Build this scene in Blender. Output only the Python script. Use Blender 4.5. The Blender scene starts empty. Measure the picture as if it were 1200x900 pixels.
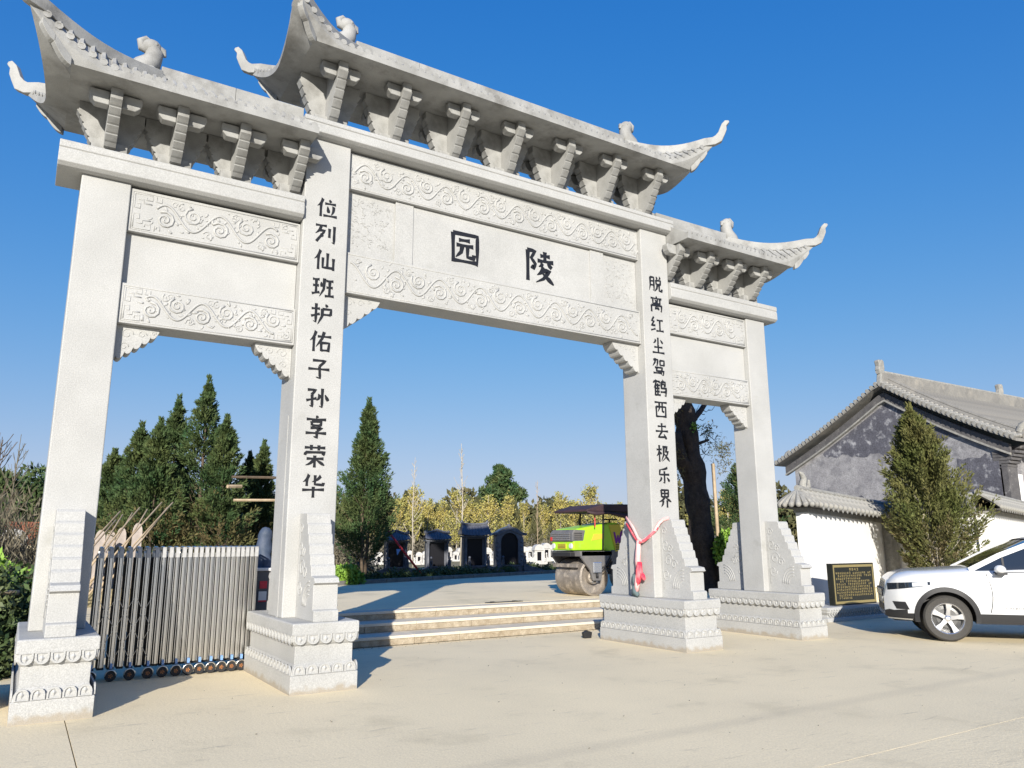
import bpy, bmesh, math, random
import numpy as np
from mathutils import Vector, Matrix
R=math.radians
sc=bpy.context.scene
col=sc.collection
random.seed(7)
# ---------------------------------------------------------------- camera
cam=bpy.data.cameras.new('camera'); co=bpy.data.objects.new('camera',cam); col.objects.link(co)
cam.sensor_width=36; cam.lens=36*897.356/1200; cam.clip_start=.05; cam.clip_end=3000
CAM=Vector((-5.967,-9.730,1.6)); yaw,pit,rol=R(32.233),R(11.767),R(-0.257)
F=Vector((math.sin(yaw)*math.cos(pit),math.cos(yaw)*math.cos(pit),math.sin(pit)))
RT=Vector((math.cos(yaw),-math.sin(yaw),0)); UP=RT.cross(F)
R2=RT*math.cos(rol)+UP*math.sin(rol); U2=-RT*math.sin(rol)+UP*math.cos(rol)
co.matrix_world=Matrix(((R2.x,U2.x,-F.x,CAM.x),(R2.y,U2.y,-F.y,CAM.y),(R2.z,U2.z,-F.z,CAM.z),(0,0,0,1)))
sc.camera=co
# ---------------------------------------------------------------- light
SAZ,SEL=R(33.8),R(18.5)      # the way the light travels over the ground, height of the sun
w=bpy.data.worlds.new('World'); sc.world=w; w.use_nodes=True
nt=w.node_tree; nt.nodes.clear()
sky=nt.nodes.new('ShaderNodeTexSky'); sky.sky_type='NISHITA'; sky.sun_disc=False
sky.sun_elevation=SEL; sky.sun_rotation=SAZ+math.pi
sky.altitude=50; sky.air_density=1.2; sky.dust_density=.3; sky.ozone_density=4
bg=nt.nodes.new('ShaderNodeBackground'); bg.inputs[1].default_value=.09
wo=nt.nodes.new('ShaderNodeOutputWorld'); hs=nt.nodes.new('ShaderNodeHueSaturation'); hs.inputs['Saturation'].default_value=1.3; nt.links.new(sky.outputs[0],hs.inputs['Color']); 
def vm(op,a,b):
    x=nt.nodes.new('ShaderNodeVectorMath'); x.operation=op
    for i,v in enumerate((a,b)):
        if hasattr(v,'is_output'): nt.links.new(v,x.inputs[i])
        else: x.inputs[i].default_value=v
    return x.outputs[0]
# soft roll-off of the sky radiance towards the horizon, as a clear dry autumn sky has it
kx=.1365; c0=vm('MULTIPLY',hs.outputs[0],(kx,)*3)
c1=vm('DIVIDE',vm('MULTIPLY',c0,(1.68/kx,1.56/kx,3.5/kx)),vm('ADD',vm('MULTIPLY',c0,(2.0,1.6,3.4)),(1,1,1)))
nt.links.new(c1,bg.inputs[0]); nt.links.new(bg.outputs[0],wo.inputs[0])
sl=bpy.data.lights.new('sun','SUN'); sl.energy=5; sl.angle=R(.5); sl.color=(1,.94,.835)
so=bpy.data.objects.new('sun',sl); col.objects.link(so)
tr=Vector((math.sin(SAZ)*math.cos(SEL),math.cos(SAZ)*math.cos(SEL),-math.sin(SEL)))
so.rotation_euler=tr.to_track_quat('-Z','Y').to_euler(); so.location=(-20,-30,20)
sc.view_settings.view_transform='Standard'; sc.view_settings.look='None'; sc.view_settings.gamma=1
sc.view_settings.exposure=.6
# ---------------------------------------------------------------- materials
def mat(name,c,c2=None,scale=6,rough=.7,bump=0,bscale=60,metal=0,spec=.4,fine=0,fscale=300,stain=None,sscale=1.2,sth=(.5,.62),coat=0):
    m=bpy.data.materials.new(name); m.use_nodes=True; n=m.node_tree; b=n.nodes['Principled BSDF']; L=n.links.new
    b.inputs['Roughness'].default_value=rough; b.inputs['Metallic'].default_value=metal
    b.inputs['Specular IOR Level'].default_value=spec; b.inputs['Coat Weight'].default_value=coat
    c=tuple(c)+(1,); tc=n.nodes.new('ShaderNodeTexCoord'); src=None
    def noise(s,d=4,r=.6):
        x=n.nodes.new('ShaderNodeTexNoise'); x.inputs['Scale'].default_value=s; x.inputs['Detail'].default_value=d; x.inputs['Roughness'].default_value=r
        L(tc.outputs['Object'],x.inputs['Vector']); return x
    def mix(f,a,bb,t='MIX'):
        x=n.nodes.new('ShaderNodeMix'); x.data_type='RGBA'; x.blend_type=t
        if hasattr(f,'is_output'): L(f,x.inputs[0])
        else: x.inputs[0].default_value=f
        for k,v in ((6,a),(7,bb)):
            if hasattr(v,'is_output'): L(v,x.inputs[k])
            else: x.inputs[k].default_value=v
        return x.outputs[2]
    def ramp(o,a,bv):
        x=n.nodes.new('ShaderNodeMapRange'); x.inputs[1].default_value=a; x.inputs[2].default_value=bv; L(o,x.inputs[0]); return x.outputs[0]
    out=c
    if c2: out=mix(ramp(noise(scale).outputs[0],.35,.65),c,tuple(c2)+(1,))
    if fine:
        g=ramp(noise(fscale,2).outputs[0],.3,.7); d=mix(g,(1-fine,)*3+(1,),(1+fine,)*3+(1,))
        out=mix(1.0,out,d,'MULTIPLY')
    if stain:
        s=ramp(noise(sscale,8,.65).outputs[0],*sth); out=mix(s,out,tuple(stain)+(1,))
    if hasattr(out,'is_output'): L(out,b.inputs['Base Color'])
    else: b.inputs['Base Color'].default_value=out
    if bump:
        bn=n.nodes.new('ShaderNodeBump'); bn.inputs['Strength'].default_value=bump; bn.inputs['Distance'].default_value=.02
        L(noise(bscale,6,.65).outputs[0],bn.inputs['Height']); L(bn.outputs[0],b.inputs['Normal'])
    return m
M={}
M['granite']=mat('granite',(.40,.40,.39),(.35,.35,.34),1.3,.62,.15,90,fine=.16,fscale=85,stain=(.29,.29,.27),sscale=2.2,sth=(.62,.8))
M['granite2']=mat('granite_roof',(.34,.34,.33),(.255,.255,.245),2.5,.7,.15,70,fine=.15,fscale=180,stain=(.15,.145,.135),sscale=2.6,sth=(.50,.75))
M['granite_base']=mat('granite_mud_splashed',(.40,.40,.39),(.35,.35,.34),1.3,.65,.25,70,fine=.18,fscale=85,stain=(.29,.29,.27),sscale=2.2,sth=(.60,.8))
def mud(m):
    n=m.node_tree; L=n.links.new; b=n.nodes['Principled BSDF']; src=b.inputs['Base Color'].links[0].from_socket
    tc=n.nodes.new('ShaderNodeTexCoord'); sp=n.nodes.new('ShaderNodeSeparateXYZ'); L(tc.outputs['Object'],sp.inputs[0])
    no=n.nodes.new('ShaderNodeTexNoise'); no.inputs['Scale'].default_value=9; no.inputs['Detail'].default_value=7; L(tc.outputs['Object'],no.inputs['Vector'])
    a=n.nodes.new('ShaderNodeMath'); a.operation='MULTIPLY_ADD'; a.inputs[1].default_value=-.22; L(no.outputs[0],a.inputs[0]); L(sp.outputs[2],a.inputs[2])
    r=n.nodes.new('ShaderNodeMapRange'); r.inputs[1].default_value=-.085; r.inputs[2].default_value=-.03; r.inputs[3].default_value=.65; r.inputs[4].default_value=0; L(a.outputs[0],r.inputs[0])
    x=n.nodes.new('ShaderNodeMix'); x.data_type='RGBA'; L(r.outputs[0],x.inputs[0]); L(src,x.inputs[6]); x.inputs[7].default_value=(.27,.22,.15,1); L(x.outputs[2],b.inputs['Base Color'])
mud(M['granite_base'])
M['ink']=mat('ink_paint',(.012,.012,.014),None,rough=.45,fine=.2)
M['concrete']=mat('concrete',(.79,.675,.46),(.71,.61,.42),.45,.85,.25,22,fine=.10,fscale=60,stain=(.60,.515,.35),sscale=.9,sth=(.56,.74),spec=.08)
M['concrete2']=mat('concrete_dust',(.83,.70,.47),(.74,.63,.43),.35,.88,.25,25,fine=.10,fscale=60,stain=(.62,.53,.35),sscale=.7,sth=(.55,.7),spec=.08)
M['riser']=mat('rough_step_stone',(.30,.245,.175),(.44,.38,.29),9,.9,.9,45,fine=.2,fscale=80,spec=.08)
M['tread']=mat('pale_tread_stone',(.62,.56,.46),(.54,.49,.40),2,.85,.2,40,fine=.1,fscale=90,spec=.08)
M['soil']=mat('dry_soil',(.36,.30,.20),(.22,.19,.11),2.2,.95,.8,10,fine=.3,fscale=20,stain=(.12,.13,.05),sscale=.5,sth=(.5,.6),spec=.08)
M['chrome']=mat('steel_tube',(.74,.72,.68),None,rough=.28,metal=1,fine=.05)
M['steel_dark']=mat('dark_steel',(.10,.10,.10),None,rough=.4,metal=.8)
M['black']=mat('black_rubber_and_gap_shade',(.018,.018,.02),None,rough=.6,bump=.1)
M['orange']=mat('orange_hub',(.50,.19,.05),None,rough=.5)
M['bluecap']=mat('blue_plastic',(.18,.33,.62),None,rough=.3)
M['dgranite']=mat('dark_granite',(.115,.12,.14),(.07,.075,.09),5,.4,.1,80,fine=.2,fscale=120)
M['dgranite_in']=mat('polished_black_granite',(.006,.006,.009),None,rough=.35,spec=.2)
M['kerbstone']=mat('dark_kerb',(.20,.19,.17),(.14,.13,.12),4,.85,.3,40,fine=.2,fscale=40)  # dark grey-brown tone for kerb and joint
M['stonedull']=mat('dull_pale_stone',(.42,.36,.32),(.30,.26,.23),4,.8,.2,40,fine=.15)
M['capgrey']=mat('pale_grey_cap',(.42,.42,.42),(.30,.30,.30),8,rough=.5)
M['marble']=mat('white_marble',(.52,.51,.49),(.40,.39,.37),3,.6,.1,50,fine=.1)
M['wallwhite']=mat('white_limewash',(.74,.735,.72),(.69,.685,.67),1.2,.85,.15,30,stain=(.54,.53,.50),sscale=1.1,sth=(.64,.85))
M['tile']=mat('grey_clay_tile',(.30,.295,.27),(.22,.215,.20),6,.85,.4,60,fine=.2,fscale=40,stain=(.36,.34,.30),sscale=4,sth=(.55,.7))
M['tilebed']=mat('grey_tile_bed',(.15,.145,.135),(.11,.105,.10),6,.9,.3,60,fine=.2,fscale=40)
M['hallroof']=mat('hall_roof_tile',(.235,.225,.205),(.17,.165,.155),1.4,.9,.4,50,fine=.2,fscale=30,stain=(.29,.27,.235),sscale=1.2,sth=(.52,.68))
M['brickdark']=mat('dark_grey_brick',(.11,.105,.105),(.075,.072,.075),4,.9,.4,50,fine=.25,fscale=40,stain=(.28,.27,.26),sscale=6,sth=(.6,.7))
M['carwhite']=mat('white_car_paint',(.62,.63,.64),None,rough=.22,spec=.6,coat=.8)
M['cladding']=mat('black_cladding',(.022,.022,.024),None,rough=.55)
M['glass']=mat('dark_car_glass',(.012,.016,.022),None,rough=.04,spec=.9,coat=1)
M['lamp']=mat('lamp_lens',(.55,.57,.60),None,rough=.08,spec=.9,coat=1)
M['tyre']=mat('tyre_rubber',(.045,.042,.038),None,rough=.75,bump=.1,fine=.15,fscale=60)
M['alloy']=mat('alloy_rim',(.72,.72,.73),None,rough=.25,metal=.9)
M['green']=mat('lime_green_paint',(.36,.66,.02),(.31,.58,.02),3,.38,spec=.5,stain=(.36,.45,.12),sscale=4,sth=(.6,.8))
M['olive']=mat('yellow_green_panel',(.50,.42,.04),None,rough=.5)
M['purple']=mat('purple_letter',(.16,.02,.22),None,rough=.5)
M['drum']=mat('worn_drum_steel',(.31,.275,.24),(.20,.175,.15),4,.55,.3,30,metal=.4,fine=.2,fscale=50,stain=(.46,.40,.33),sscale=5,sth=(.5,.62))
M['greyframe']=mat('grey_machine_frame',(.10,.10,.11),(.16,.15,.14),5,.6,.2,40)
M['canopy']=mat('maroon_canopy',(.055,.025,.03),(.035,.02,.024),3,.7,.2,30)
M['redpaint']=mat('red_paint',(.5,.03,.03),None,rough=.5)
M['bark']=mat('dark_bark',(.055,.043,.036),(.028,.022,.019),7,.95,1.,26,fine=.3,fscale=30)
M['barkmid']=mat('brown_bark',(.13,.095,.065),(.08,.06,.04),6,.9,.6,30)
M['barkpale']=mat('pale_bark',(.48,.43,.35),(.34,.30,.24),5,.85,.3,30)
M['pole']=mat('peeled_pole',(.46,.36,.24),(.33,.25,.16),5,.8,.3,30)
M['conifer']=mat('conifer_leaf',(.028,.074,.028),(.085,.105,.034),.9,.75,fine=.35,fscale=9,spec=.25)
M['coniferdry']=mat('conifer_dry_leaf',(.075,.085,.030),(.15,.115,.055),1.3,.8,fine=.35,fscale=9,spec=.2)
M['arbor']=mat('arborvitae_leaf',(.085,.105,.028),(.135,.125,.045),1.1,.75,fine=.35,fscale=12,spec=.25)
M['ginkgo']=mat('ginkgo_leaf',(.38,.31,.09),(.21,.24,.08),.35,.7,fine=.3,fscale=3,spec=.2)
M['olivewood']=mat('far_wood_leaf',(.050,.065,.028),(.11,.095,.045),.16,.8,fine=.35,fscale=1.5,spec=.2)
M['bush']=mat('bright_bush_leaf',(.19,.32,.04),(.12,.22,.03),3,.6,fine=.3,fscale=20,spec=.3)
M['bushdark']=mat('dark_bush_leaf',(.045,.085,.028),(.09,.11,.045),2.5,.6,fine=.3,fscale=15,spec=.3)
M['brush']=mat('brown_brush',(.16,.14,.10),(.10,.09,.06),1.2,.9,fine=.3,fscale=8)
M['gold']=mat('gold_paint',(.40,.32,.14),None,rough=.35,metal=.5)
M['plaque']=mat('black_plaque_stone',(.014,.016,.014),None,rough=.18)
M['redcloth']=mat('red_cloth',(.72,.03,.07),(.80,.20,.22),9,.8,.3,60)
M['pinkcloth']=mat('pink_cloth',(.80,.52,.50),(.74,.34,.34),6,.85,.3,60)
M['greycloth']=mat('grey_cloth',(.10,.14,.15),None,rough=.9)
M['bluetarp']=mat('blue_tarp',(.04,.06,.10),(.07,.09,.14),6,.6,.5,20)
M['sign_red']=mat('red_sticker',(.70,.05,.07),None,rough=.6)
M['sign_white']=mat('white_sticker',(.80,.78,.76),None,rough=.6)
M['brickred']=mat('red_brick',(.34,.12,.07),(.26,.10,.06),6,.9,.3,30)
M['bucket']=mat('cream_plastic',(.66,.62,.54),(.58,.54,.47),4,.6)
def wear(m):
    """worn concrete: faint wheel-polished band, small scuffs and hairline marks"""
    n=m.node_tree; L=n.links.new; b=n.nodes['Principled BSDF']; src=b.inputs['Base Color'].links[0].from_socket
    tc=n.nodes.new('ShaderNodeTexCoord'); mp=n.nodes.new('ShaderNodeMapping'); mp.inputs['Scale'].default_value=(.9,5.5,1); mp.inputs['Rotation'].default_value=(0,0,.12); L(tc.outputs['Object'],mp.inputs[0])
    no=n.nodes.new('ShaderNodeTexNoise'); no.inputs['Scale'].default_value=1.6; no.inputs['Detail'].default_value=6; no.inputs['Roughness'].default_value=.7; L(mp.outputs[0],no.inputs['Vector'])
    scuff=n.nodes.new('ShaderNodeMapRange'); scuff.inputs[1].default_value=.60; scuff.inputs[2].default_value=.70; scuff.inputs[4].default_value=.45; L(no.outputs[0],scuff.inputs[0])
    sp=n.nodes.new('ShaderNodeSeparateXYZ'); L(tc.outputs['Object'],sp.inputs[0])
    def M_(op,a,c=None):
        x=n.nodes.new('ShaderNodeMath'); x.operation=op
        for i,v in enumerate((a,c)):
            if v is None: continue
            if hasattr(v,'is_output'): L(v,x.inputs[i])
            else: x.inputs[i].default_value=v
        return x.outputs[0]
    d=M_('ABSOLUTE',M_('ADD',sp.outputs[1],4.5)); band=n.nodes.new('ShaderNodeMapRange'); band.inputs[1].default_value=.05; band.inputs[2].default_value=.16; band.inputs[3].default_value=.17; band.inputs[4].default_value=0; L(d,band.inputs[0])
    f=M_('MAXIMUM',scuff.outputs[0],M_('MULTIPLY',band.outputs[0],M_('ADD',no.outputs[0],.35)))
    x=n.nodes.new('ShaderNodeMix'); x.data_type='RGBA'; L(f,x.inputs[0]); L(src,x.inputs[6]); x.inputs[7].default_value=(.30,.27,.22,1); L(x.outputs[2],b.inputs['Base Color'])
wear(M['concrete']); wear(M['concrete2'])
# ---------------------------------------------------------------- mesh builder
class MB:
    def __init__(s): s.v=[]; s.f=[]; s.m=[]; s.mi=0
    def add(s,vs,fs):
        o=len(s.v); s.v+= [tuple(v) for v in vs]; s.f+=[tuple(i+o for i in f) for f in fs]; s.m+=[s.mi]*len(fs); return s
    def box(s,x0,x1,y0,y1,z0,z1):
        if x0>x1:x0,x1=x1,x0
        if y0>y1:y0,y1=y1,y0
        return s.add([(x0,y0,z0),(x1,y0,z0),(x1,y1,z0),(x0,y1,z0),(x0,y0,z1),(x1,y0,z1),(x1,y1,z1),(x0,y1,z1)],
              [(0,3,2,1),(4,5,6,7),(0,1,5,4),(1,2,6,5),(2,3,7,6),(3,0,4,7)])
    def prism(s,poly,axis,a,b):
        n=len(poly)
        def P(p,t):
            return {'x':(t,p[0],p[1]),'y':(p[0],t,p[1]),'z':(p[0],p[1],t)}[axis]
        return s.add([P(p,a) for p in poly]+[P(p,b) for p in poly],
            [tuple(range(n))[::-1],tuple(range(n,2*n))]+[(i,(i+1)%n,n+(i+1)%n,n+i) for i in range(n)])
    def tube(s,pts,rad,n=8,cap=True,flat=None):
        pts=[Vector(p) for p in pts]; k=len(pts)
        if not hasattr(rad,'__len__'): rad=[rad]*k
        vs=[];fs=[]; prev=None
        for i,p in enumerate(pts):
            t=(pts[min(i+1,k-1)]-pts[max(i-1,0)]).normalized()
            if prev is None:
                a=Vector((0,0,1)) if abs(t.z)<.9 else Vector((1,0,0)); u=t.cross(a).normalized()
            else:
                u=(prev-t*prev.dot(t)); u=u.normalized() if u.length>1e-6 else prev
            prev=u; v=t.cross(u)
            for j in range(n):
                a=2*math.pi*j/n; vs.append(p+(u*math.cos(a)+v*math.sin(a))*rad[i])
        for i in range(k-1):
            for j in range(n): fs.append((i*n+j,i*n+(j+1)%n,(i+1)*n+(j+1)%n,(i+1)*n+j))
        if cap: fs.append(tuple(range(n))[::-1]); fs.append(tuple((k-1)*n+j for j in range(n)))
        if flat: # squash towards plane y=flat[0] by flat[1]
            vs=[Vector((q.x,flat[0]+(q.y-flat[0])*flat[1],q.z)) for q in vs]
        return s.add(vs,fs)
    def lathe(s,prof,n=24,c=(0,0,0),axis='z',caps=True):
        vs=[];fs=[]
        for r,h in prof:
            for j in range(n):
                a=2*math.pi*j/n; x,y=r*math.cos(a),r*math.sin(a)
                q={'z':(x,y,h),'y':(x,h,y),'x':(h,x,y)}[axis]; vs.append((q[0]+c[0],q[1]+c[1],q[2]+c[2]))
        k=len(prof)
        for i in range(k-1):
            for j in range(n): fs.append((i*n+j,i*n+(j+1)%n,(i+1)*n+(j+1)%n,(i+1)*n+j))
        if caps and prof[0][0]>1e-6: fs.append(tuple(range(n))[::-1])
        if caps and prof[-1][0]>1e-6: fs.append(tuple((k-1)*n+j for j in range(n)))
        return s.add(vs,fs)
    def ball(s,c,r,n=10,m=7):
        if not hasattr(r,'__len__'): r=(r,r,r)
        vs=[];fs=[]
        for i in range(m+1):
            t=math.pi*i/m
            for j in range(n):
                a=2*math.pi*j/n; vs.append((c[0]+r[0]*math.sin(t)*math.cos(a),c[1]+r[1]*math.sin(t)*math.sin(a),c[2]+r[2]*math.cos(t)))
        for i in range(m):
            for j in range(n): fs.append((i*n+j,(i+1)*n+j,(i+1)*n+(j+1)%n,i*n+(j+1)%n))
        return s.add(vs,fs)
    def grid(s,fn,nu,nv):
        vs=[fn(i/nu,j/nv) for i in range(nu+1) for j in range(nv+1)]
        fs=[(i*(nv+1)+j,(i+1)*(nv+1)+j,(i+1)*(nv+1)+j+1,i*(nv+1)+j+1) for i in range(nu) for j in range(nv)]
        return s.add(vs,fs)
    def mesh(s,name,mats,smooth=False,fix=True):
        me=bpy.data.meshes.new(name); me.from_pydata(s.v,[],s.f)
        if not isinstance(mats,(list,tuple)): mats=[mats]
        for m in mats: me.materials.append(M[m] if isinstance(m,str) else m)
        if len(mats)>1: me.polygons.foreach_set('material_index',s.m)
        if fix:
            bm=bmesh.new(); bm.from_mesh(me); bmesh.ops.recalc_face_normals(bm,faces=bm.faces); bm.to_mesh(me); bm.free()
        if smooth:
            me.polygons.foreach_set('use_smooth',[True]*len(me.polygons)); 
            if smooth!=True: me.set_sharp_from_angle(angle=R(smooth))
        me.update(); return me
    def build(s,name,mats,parent=None,bevel=0,smooth=False,kind=None,loc=None,rz=None,weld=False):
        me=s.mesh(name,mats,smooth)
        if weld:
            bm=bmesh.new(); bm.from_mesh(me); bmesh.ops.remove_doubles(bm,verts=bm.verts,dist=1e-4); bm.to_mesh(me); bm.free()
        return link(name,me,parent,bevel,kind,loc,rz)
def link(name,me,parent=None,bevel=0,kind=None,loc=None,rz=None):
    o=bpy.data.objects.new(name,me); col.objects.link(o)
    if parent: o.parent=parent
    if kind: o['kind']=kind
    if loc is not None: o.location=loc
    if rz is not None: o.rotation_euler=(0,0,rz)
    if bevel:
        b=o.modifiers.new('bevel','BEVEL'); b.width=bevel; b.segments=2; b.limit_method='ANGLE'; b.angle_limit=R(40)
    return o
def thing(name,label,cat,loc=(0,0,0),rz=0,group=None):
    o=bpy.data.objects.new(name,None); col.objects.link(o); o.location=loc; o.rotation_euler=(0,0,rz); o.empty_display_size=.2
    return tag(o,label,cat,group)
def tag(o,label,cat,group=None):
    o['label']=label; o['category']=cat
    if group: o['group']=group
    return o
def copy_tree(o,parent=None):
    c=o.copy(); col.objects.link(c); c.parent=parent
    for ch in [x for x in o.children]: copy_tree(ch,c)
    return c
def lerp(a,b,t): return a+(b-a)*t
def at(u,D,z=0):
    """a place D metres away over the ground, on the bearing of photo column u"""
    a=yaw+math.atan((u-600)/897.4); return (CAM.x+D*math.sin(a),CAM.y+D*math.cos(a),z)
# ================================================================ the memorial archway
gate=thing('memorial_archway','tall pale granite archway with four pillars, three tiled roofs and black painted characters','archway',(0,0,0))
PC,PO,WC,WO=2.95,5.55,.306,.257
DC,DO=.295,.235
ZP=.745
# ---- pedestals
def petal_mesh(w,h,up):
    m=MB(); n=6; pts=[]
    for i in range(n+1):
        a=math.pi*i/n; pts.append((-math.cos(a)*w*.46, h*(.45+.55*math.sin(a)) ))
    poly=[(-w*.46,0)]+pts+[(w*.46,0)]
    if not up: poly=[(x,h-z) for x,z in poly]
    inner=[(x*.72,(h*.06 if up else h*.94)+(z-(0 if up else h))*.78) for x,z in poly]
    # outer rim, inner hollow: ring prism plus a low domed centre
    N=len(poly); d=.016
    vs=[(x,0,z) for x,z in poly]+[(x,-d,z) for x,z in poly]+[(x,-d,z) for x,z in inner]+[(x,-d*.25,z) for x,z in inner]
    fs=[]
    for i in range(N):
        j=(i+1)%N
        fs+=[(i,j,N+j,N+i),(N+i,N+j,2*N+j,2*N+i),(2*N+i,2*N+j,3*N+j,3*N+i)]
    fs.append(tuple(3*N+i for i in range(N))); m.add(vs,fs)
    m.add([(0,-d*1.2,h*.5),(-w*.2,-d*.2,h*.5),(0,-d*.2,h*.15),(w*.2,-d*.2,h*.5),(0,-d*.2,h*.85)],[(0,1,2),(0,2,3),(0,3,4),(0,4,1)])
    return m
pet_u=petal_mesh(.135,.105,False).mesh('lotus_petal','granite',smooth=35)
pet_d=petal_mesh(.135,.105,True).mesh('lotus_petal','granite',smooth=35)
def pedestal(cx,hw,hd):
    m=MB()
    def ringed(prof):  # stack of rectangles (dx inset, z)
        vs=[];fs=[]
        for ins,z in prof:
            a,b=hw-ins,hd-ins; vs+=[(cx-a,-b,z),(cx+a,-b,z),(cx+a,b,z),(cx-a,b,z)]
        for i in range(len(prof)-1):
            for j in range(4): fs.append((i*4+j,i*4+(j+1)%4,(i+1)*4+(j+1)%4,(i+1)*4+j))
        fs.append((3,2,1,0)); k=(len(prof)-1)*4; fs.append((k,k+1,k+2,k+3)); m.add(vs,fs)
    ringed([(0,-.05),(0,.195),(.012,.20),(.018,.25),(.045,.295),(.052,.31),(.052,.50),(.034,.515),(.012,.55),(.008,.615),(0,.62),(0,ZP-.012),(.012,ZP)])
    p=m.build('pedestal','granite_base',gate,bevel=.004)
    for zz,me,off in ((.203,pet_d,.012),(.515,pet_u,.012)):
        nx=5; sx=2*(hw-.02)/nx; 
        for i in range(nx):
            x=cx-(hw-.02)+sx*(i+.5)
            o=link('lotus_petal',me,p,loc=(x,-(hd-off),zz)); o.scale=(sx/.135,1,1)
        ny=15; sy=2*(hd-.02)/ny
        for i in range(ny):
            y=-(hd-.02)+sy*(i+.5)
            o=link('lotus_petal',me,p,loc=(cx-(hw-off),y,zz),rz=-math.pi/2); o.scale=(sy/.135,1,1)
            if abs(cx)>4 and cx<0:
                o=link('lotus_petal',me,p,loc=(cx+(hw-off),y,zz),rz=math.pi/2); o.scale=(sy/.135,1,1)
    # far sides, never near the viewer: one joined row
    b=MB()
    for zz,up in ((.203,True),(.515,False)):
        src=petal_mesh(.135,.105,up)
        nx=5; sx=2*(hw-.02)/nx
        for i in range(nx):
            x=cx-(hw-.02)+sx*(i+.5); b.add([(x-v[0]*sx/.135,hd-.012-v[1],zz+v[2]) for v in src.v],src.f)
        if not(abs(cx)>4 and cx<0):
            ny=15; sy=2*(hd-.02)/ny
            for i in range(ny):
                y=-(hd-.02)+sy*(i+.5); b.add([(cx+hw-.012-v[1],y+v[0]*sy/.135,zz+v[2]) for v in src.v],src.f)
    b.build('petal_row','granite',p,kind='stuff',smooth=35)
    return p
# ---- buttress stones, front and back of every pillar
def buttress(cx,hw,yf,s):   # s=-1 in front
    L=.98-yf
    prof=[(0,0),(L,0),(L,.115),(L-.015,.125),(L-.05,.132),(L-.05,.385),(L-.06,.40),(L+.0,.425),(L-.03,.48),(L-.15,.50)]
    z=.50; y=L-.15; n=6
    for i in range(n):
        dz=.12; dy=(L-.15-.25)/n
        prof+=[(y-.004,z+.035),(y-.012,z+dz*.8),(y-dy*.55,z+dz)]
        y-=dy; z+=dz; prof.append((y,z))
    prof.append((0,z+.01))
    m=MB(); m.prism([(s*(yf+a),ZP+b) for a,b in prof],'x',cx-hw,cx+hw)
    o=m.build('buttress_stone','granite',gate,bevel=.006)
    # carving on both cheeks: concentric arcs below, curling clouds above
    for side in (-1,1):
        c=MB(); X=cx+side*hw
        def T(pts,r=.009): c.tube([(X+0*side,s*(yf+a),ZP+b) for a,b in pts],r,5)
        for rr in (.12,.16,.20,.24):
            T([(L*.98-.30-rr*math.cos(t)*1.0+.12,.14+rr*1.25*math.sin(t)) for t in [k*math.pi*.5/8+ .05 for k in range(9)]])
        for (a0,b0,r0,tw) in ((.18,.58,.10,1),(.12,.82,.09,-1),(.30,.52,.07,1),(.10,1.04,.06,1),(.12,.36,.09,-1),(.22,.76,.06,1)):
            T([(a0+r0*(1-k/16)*math.cos(tw*k*.62),b0+r0*1.2*(1-k/16)*math.sin(tw*k*.62)) for k in range(15)],.008)
        T([(.04+.01,.13),(.045,.5),(.05,1.1)],.006)
        c.build('carving','granite',o,smooth=True)
for cx,hw in ((-PO,.342),(-PC,.384),(PC,.384),(PO,.342)): pedestal(cx,hw,1.02)
for cx,hw,yf in ((-PO,.13,DO),(-PC,.145,DC),(PC,.145,DC),(PO,.13,DO)):
    buttress(cx,hw,yf,-1); buttress(cx,hw,yf,1)
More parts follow.
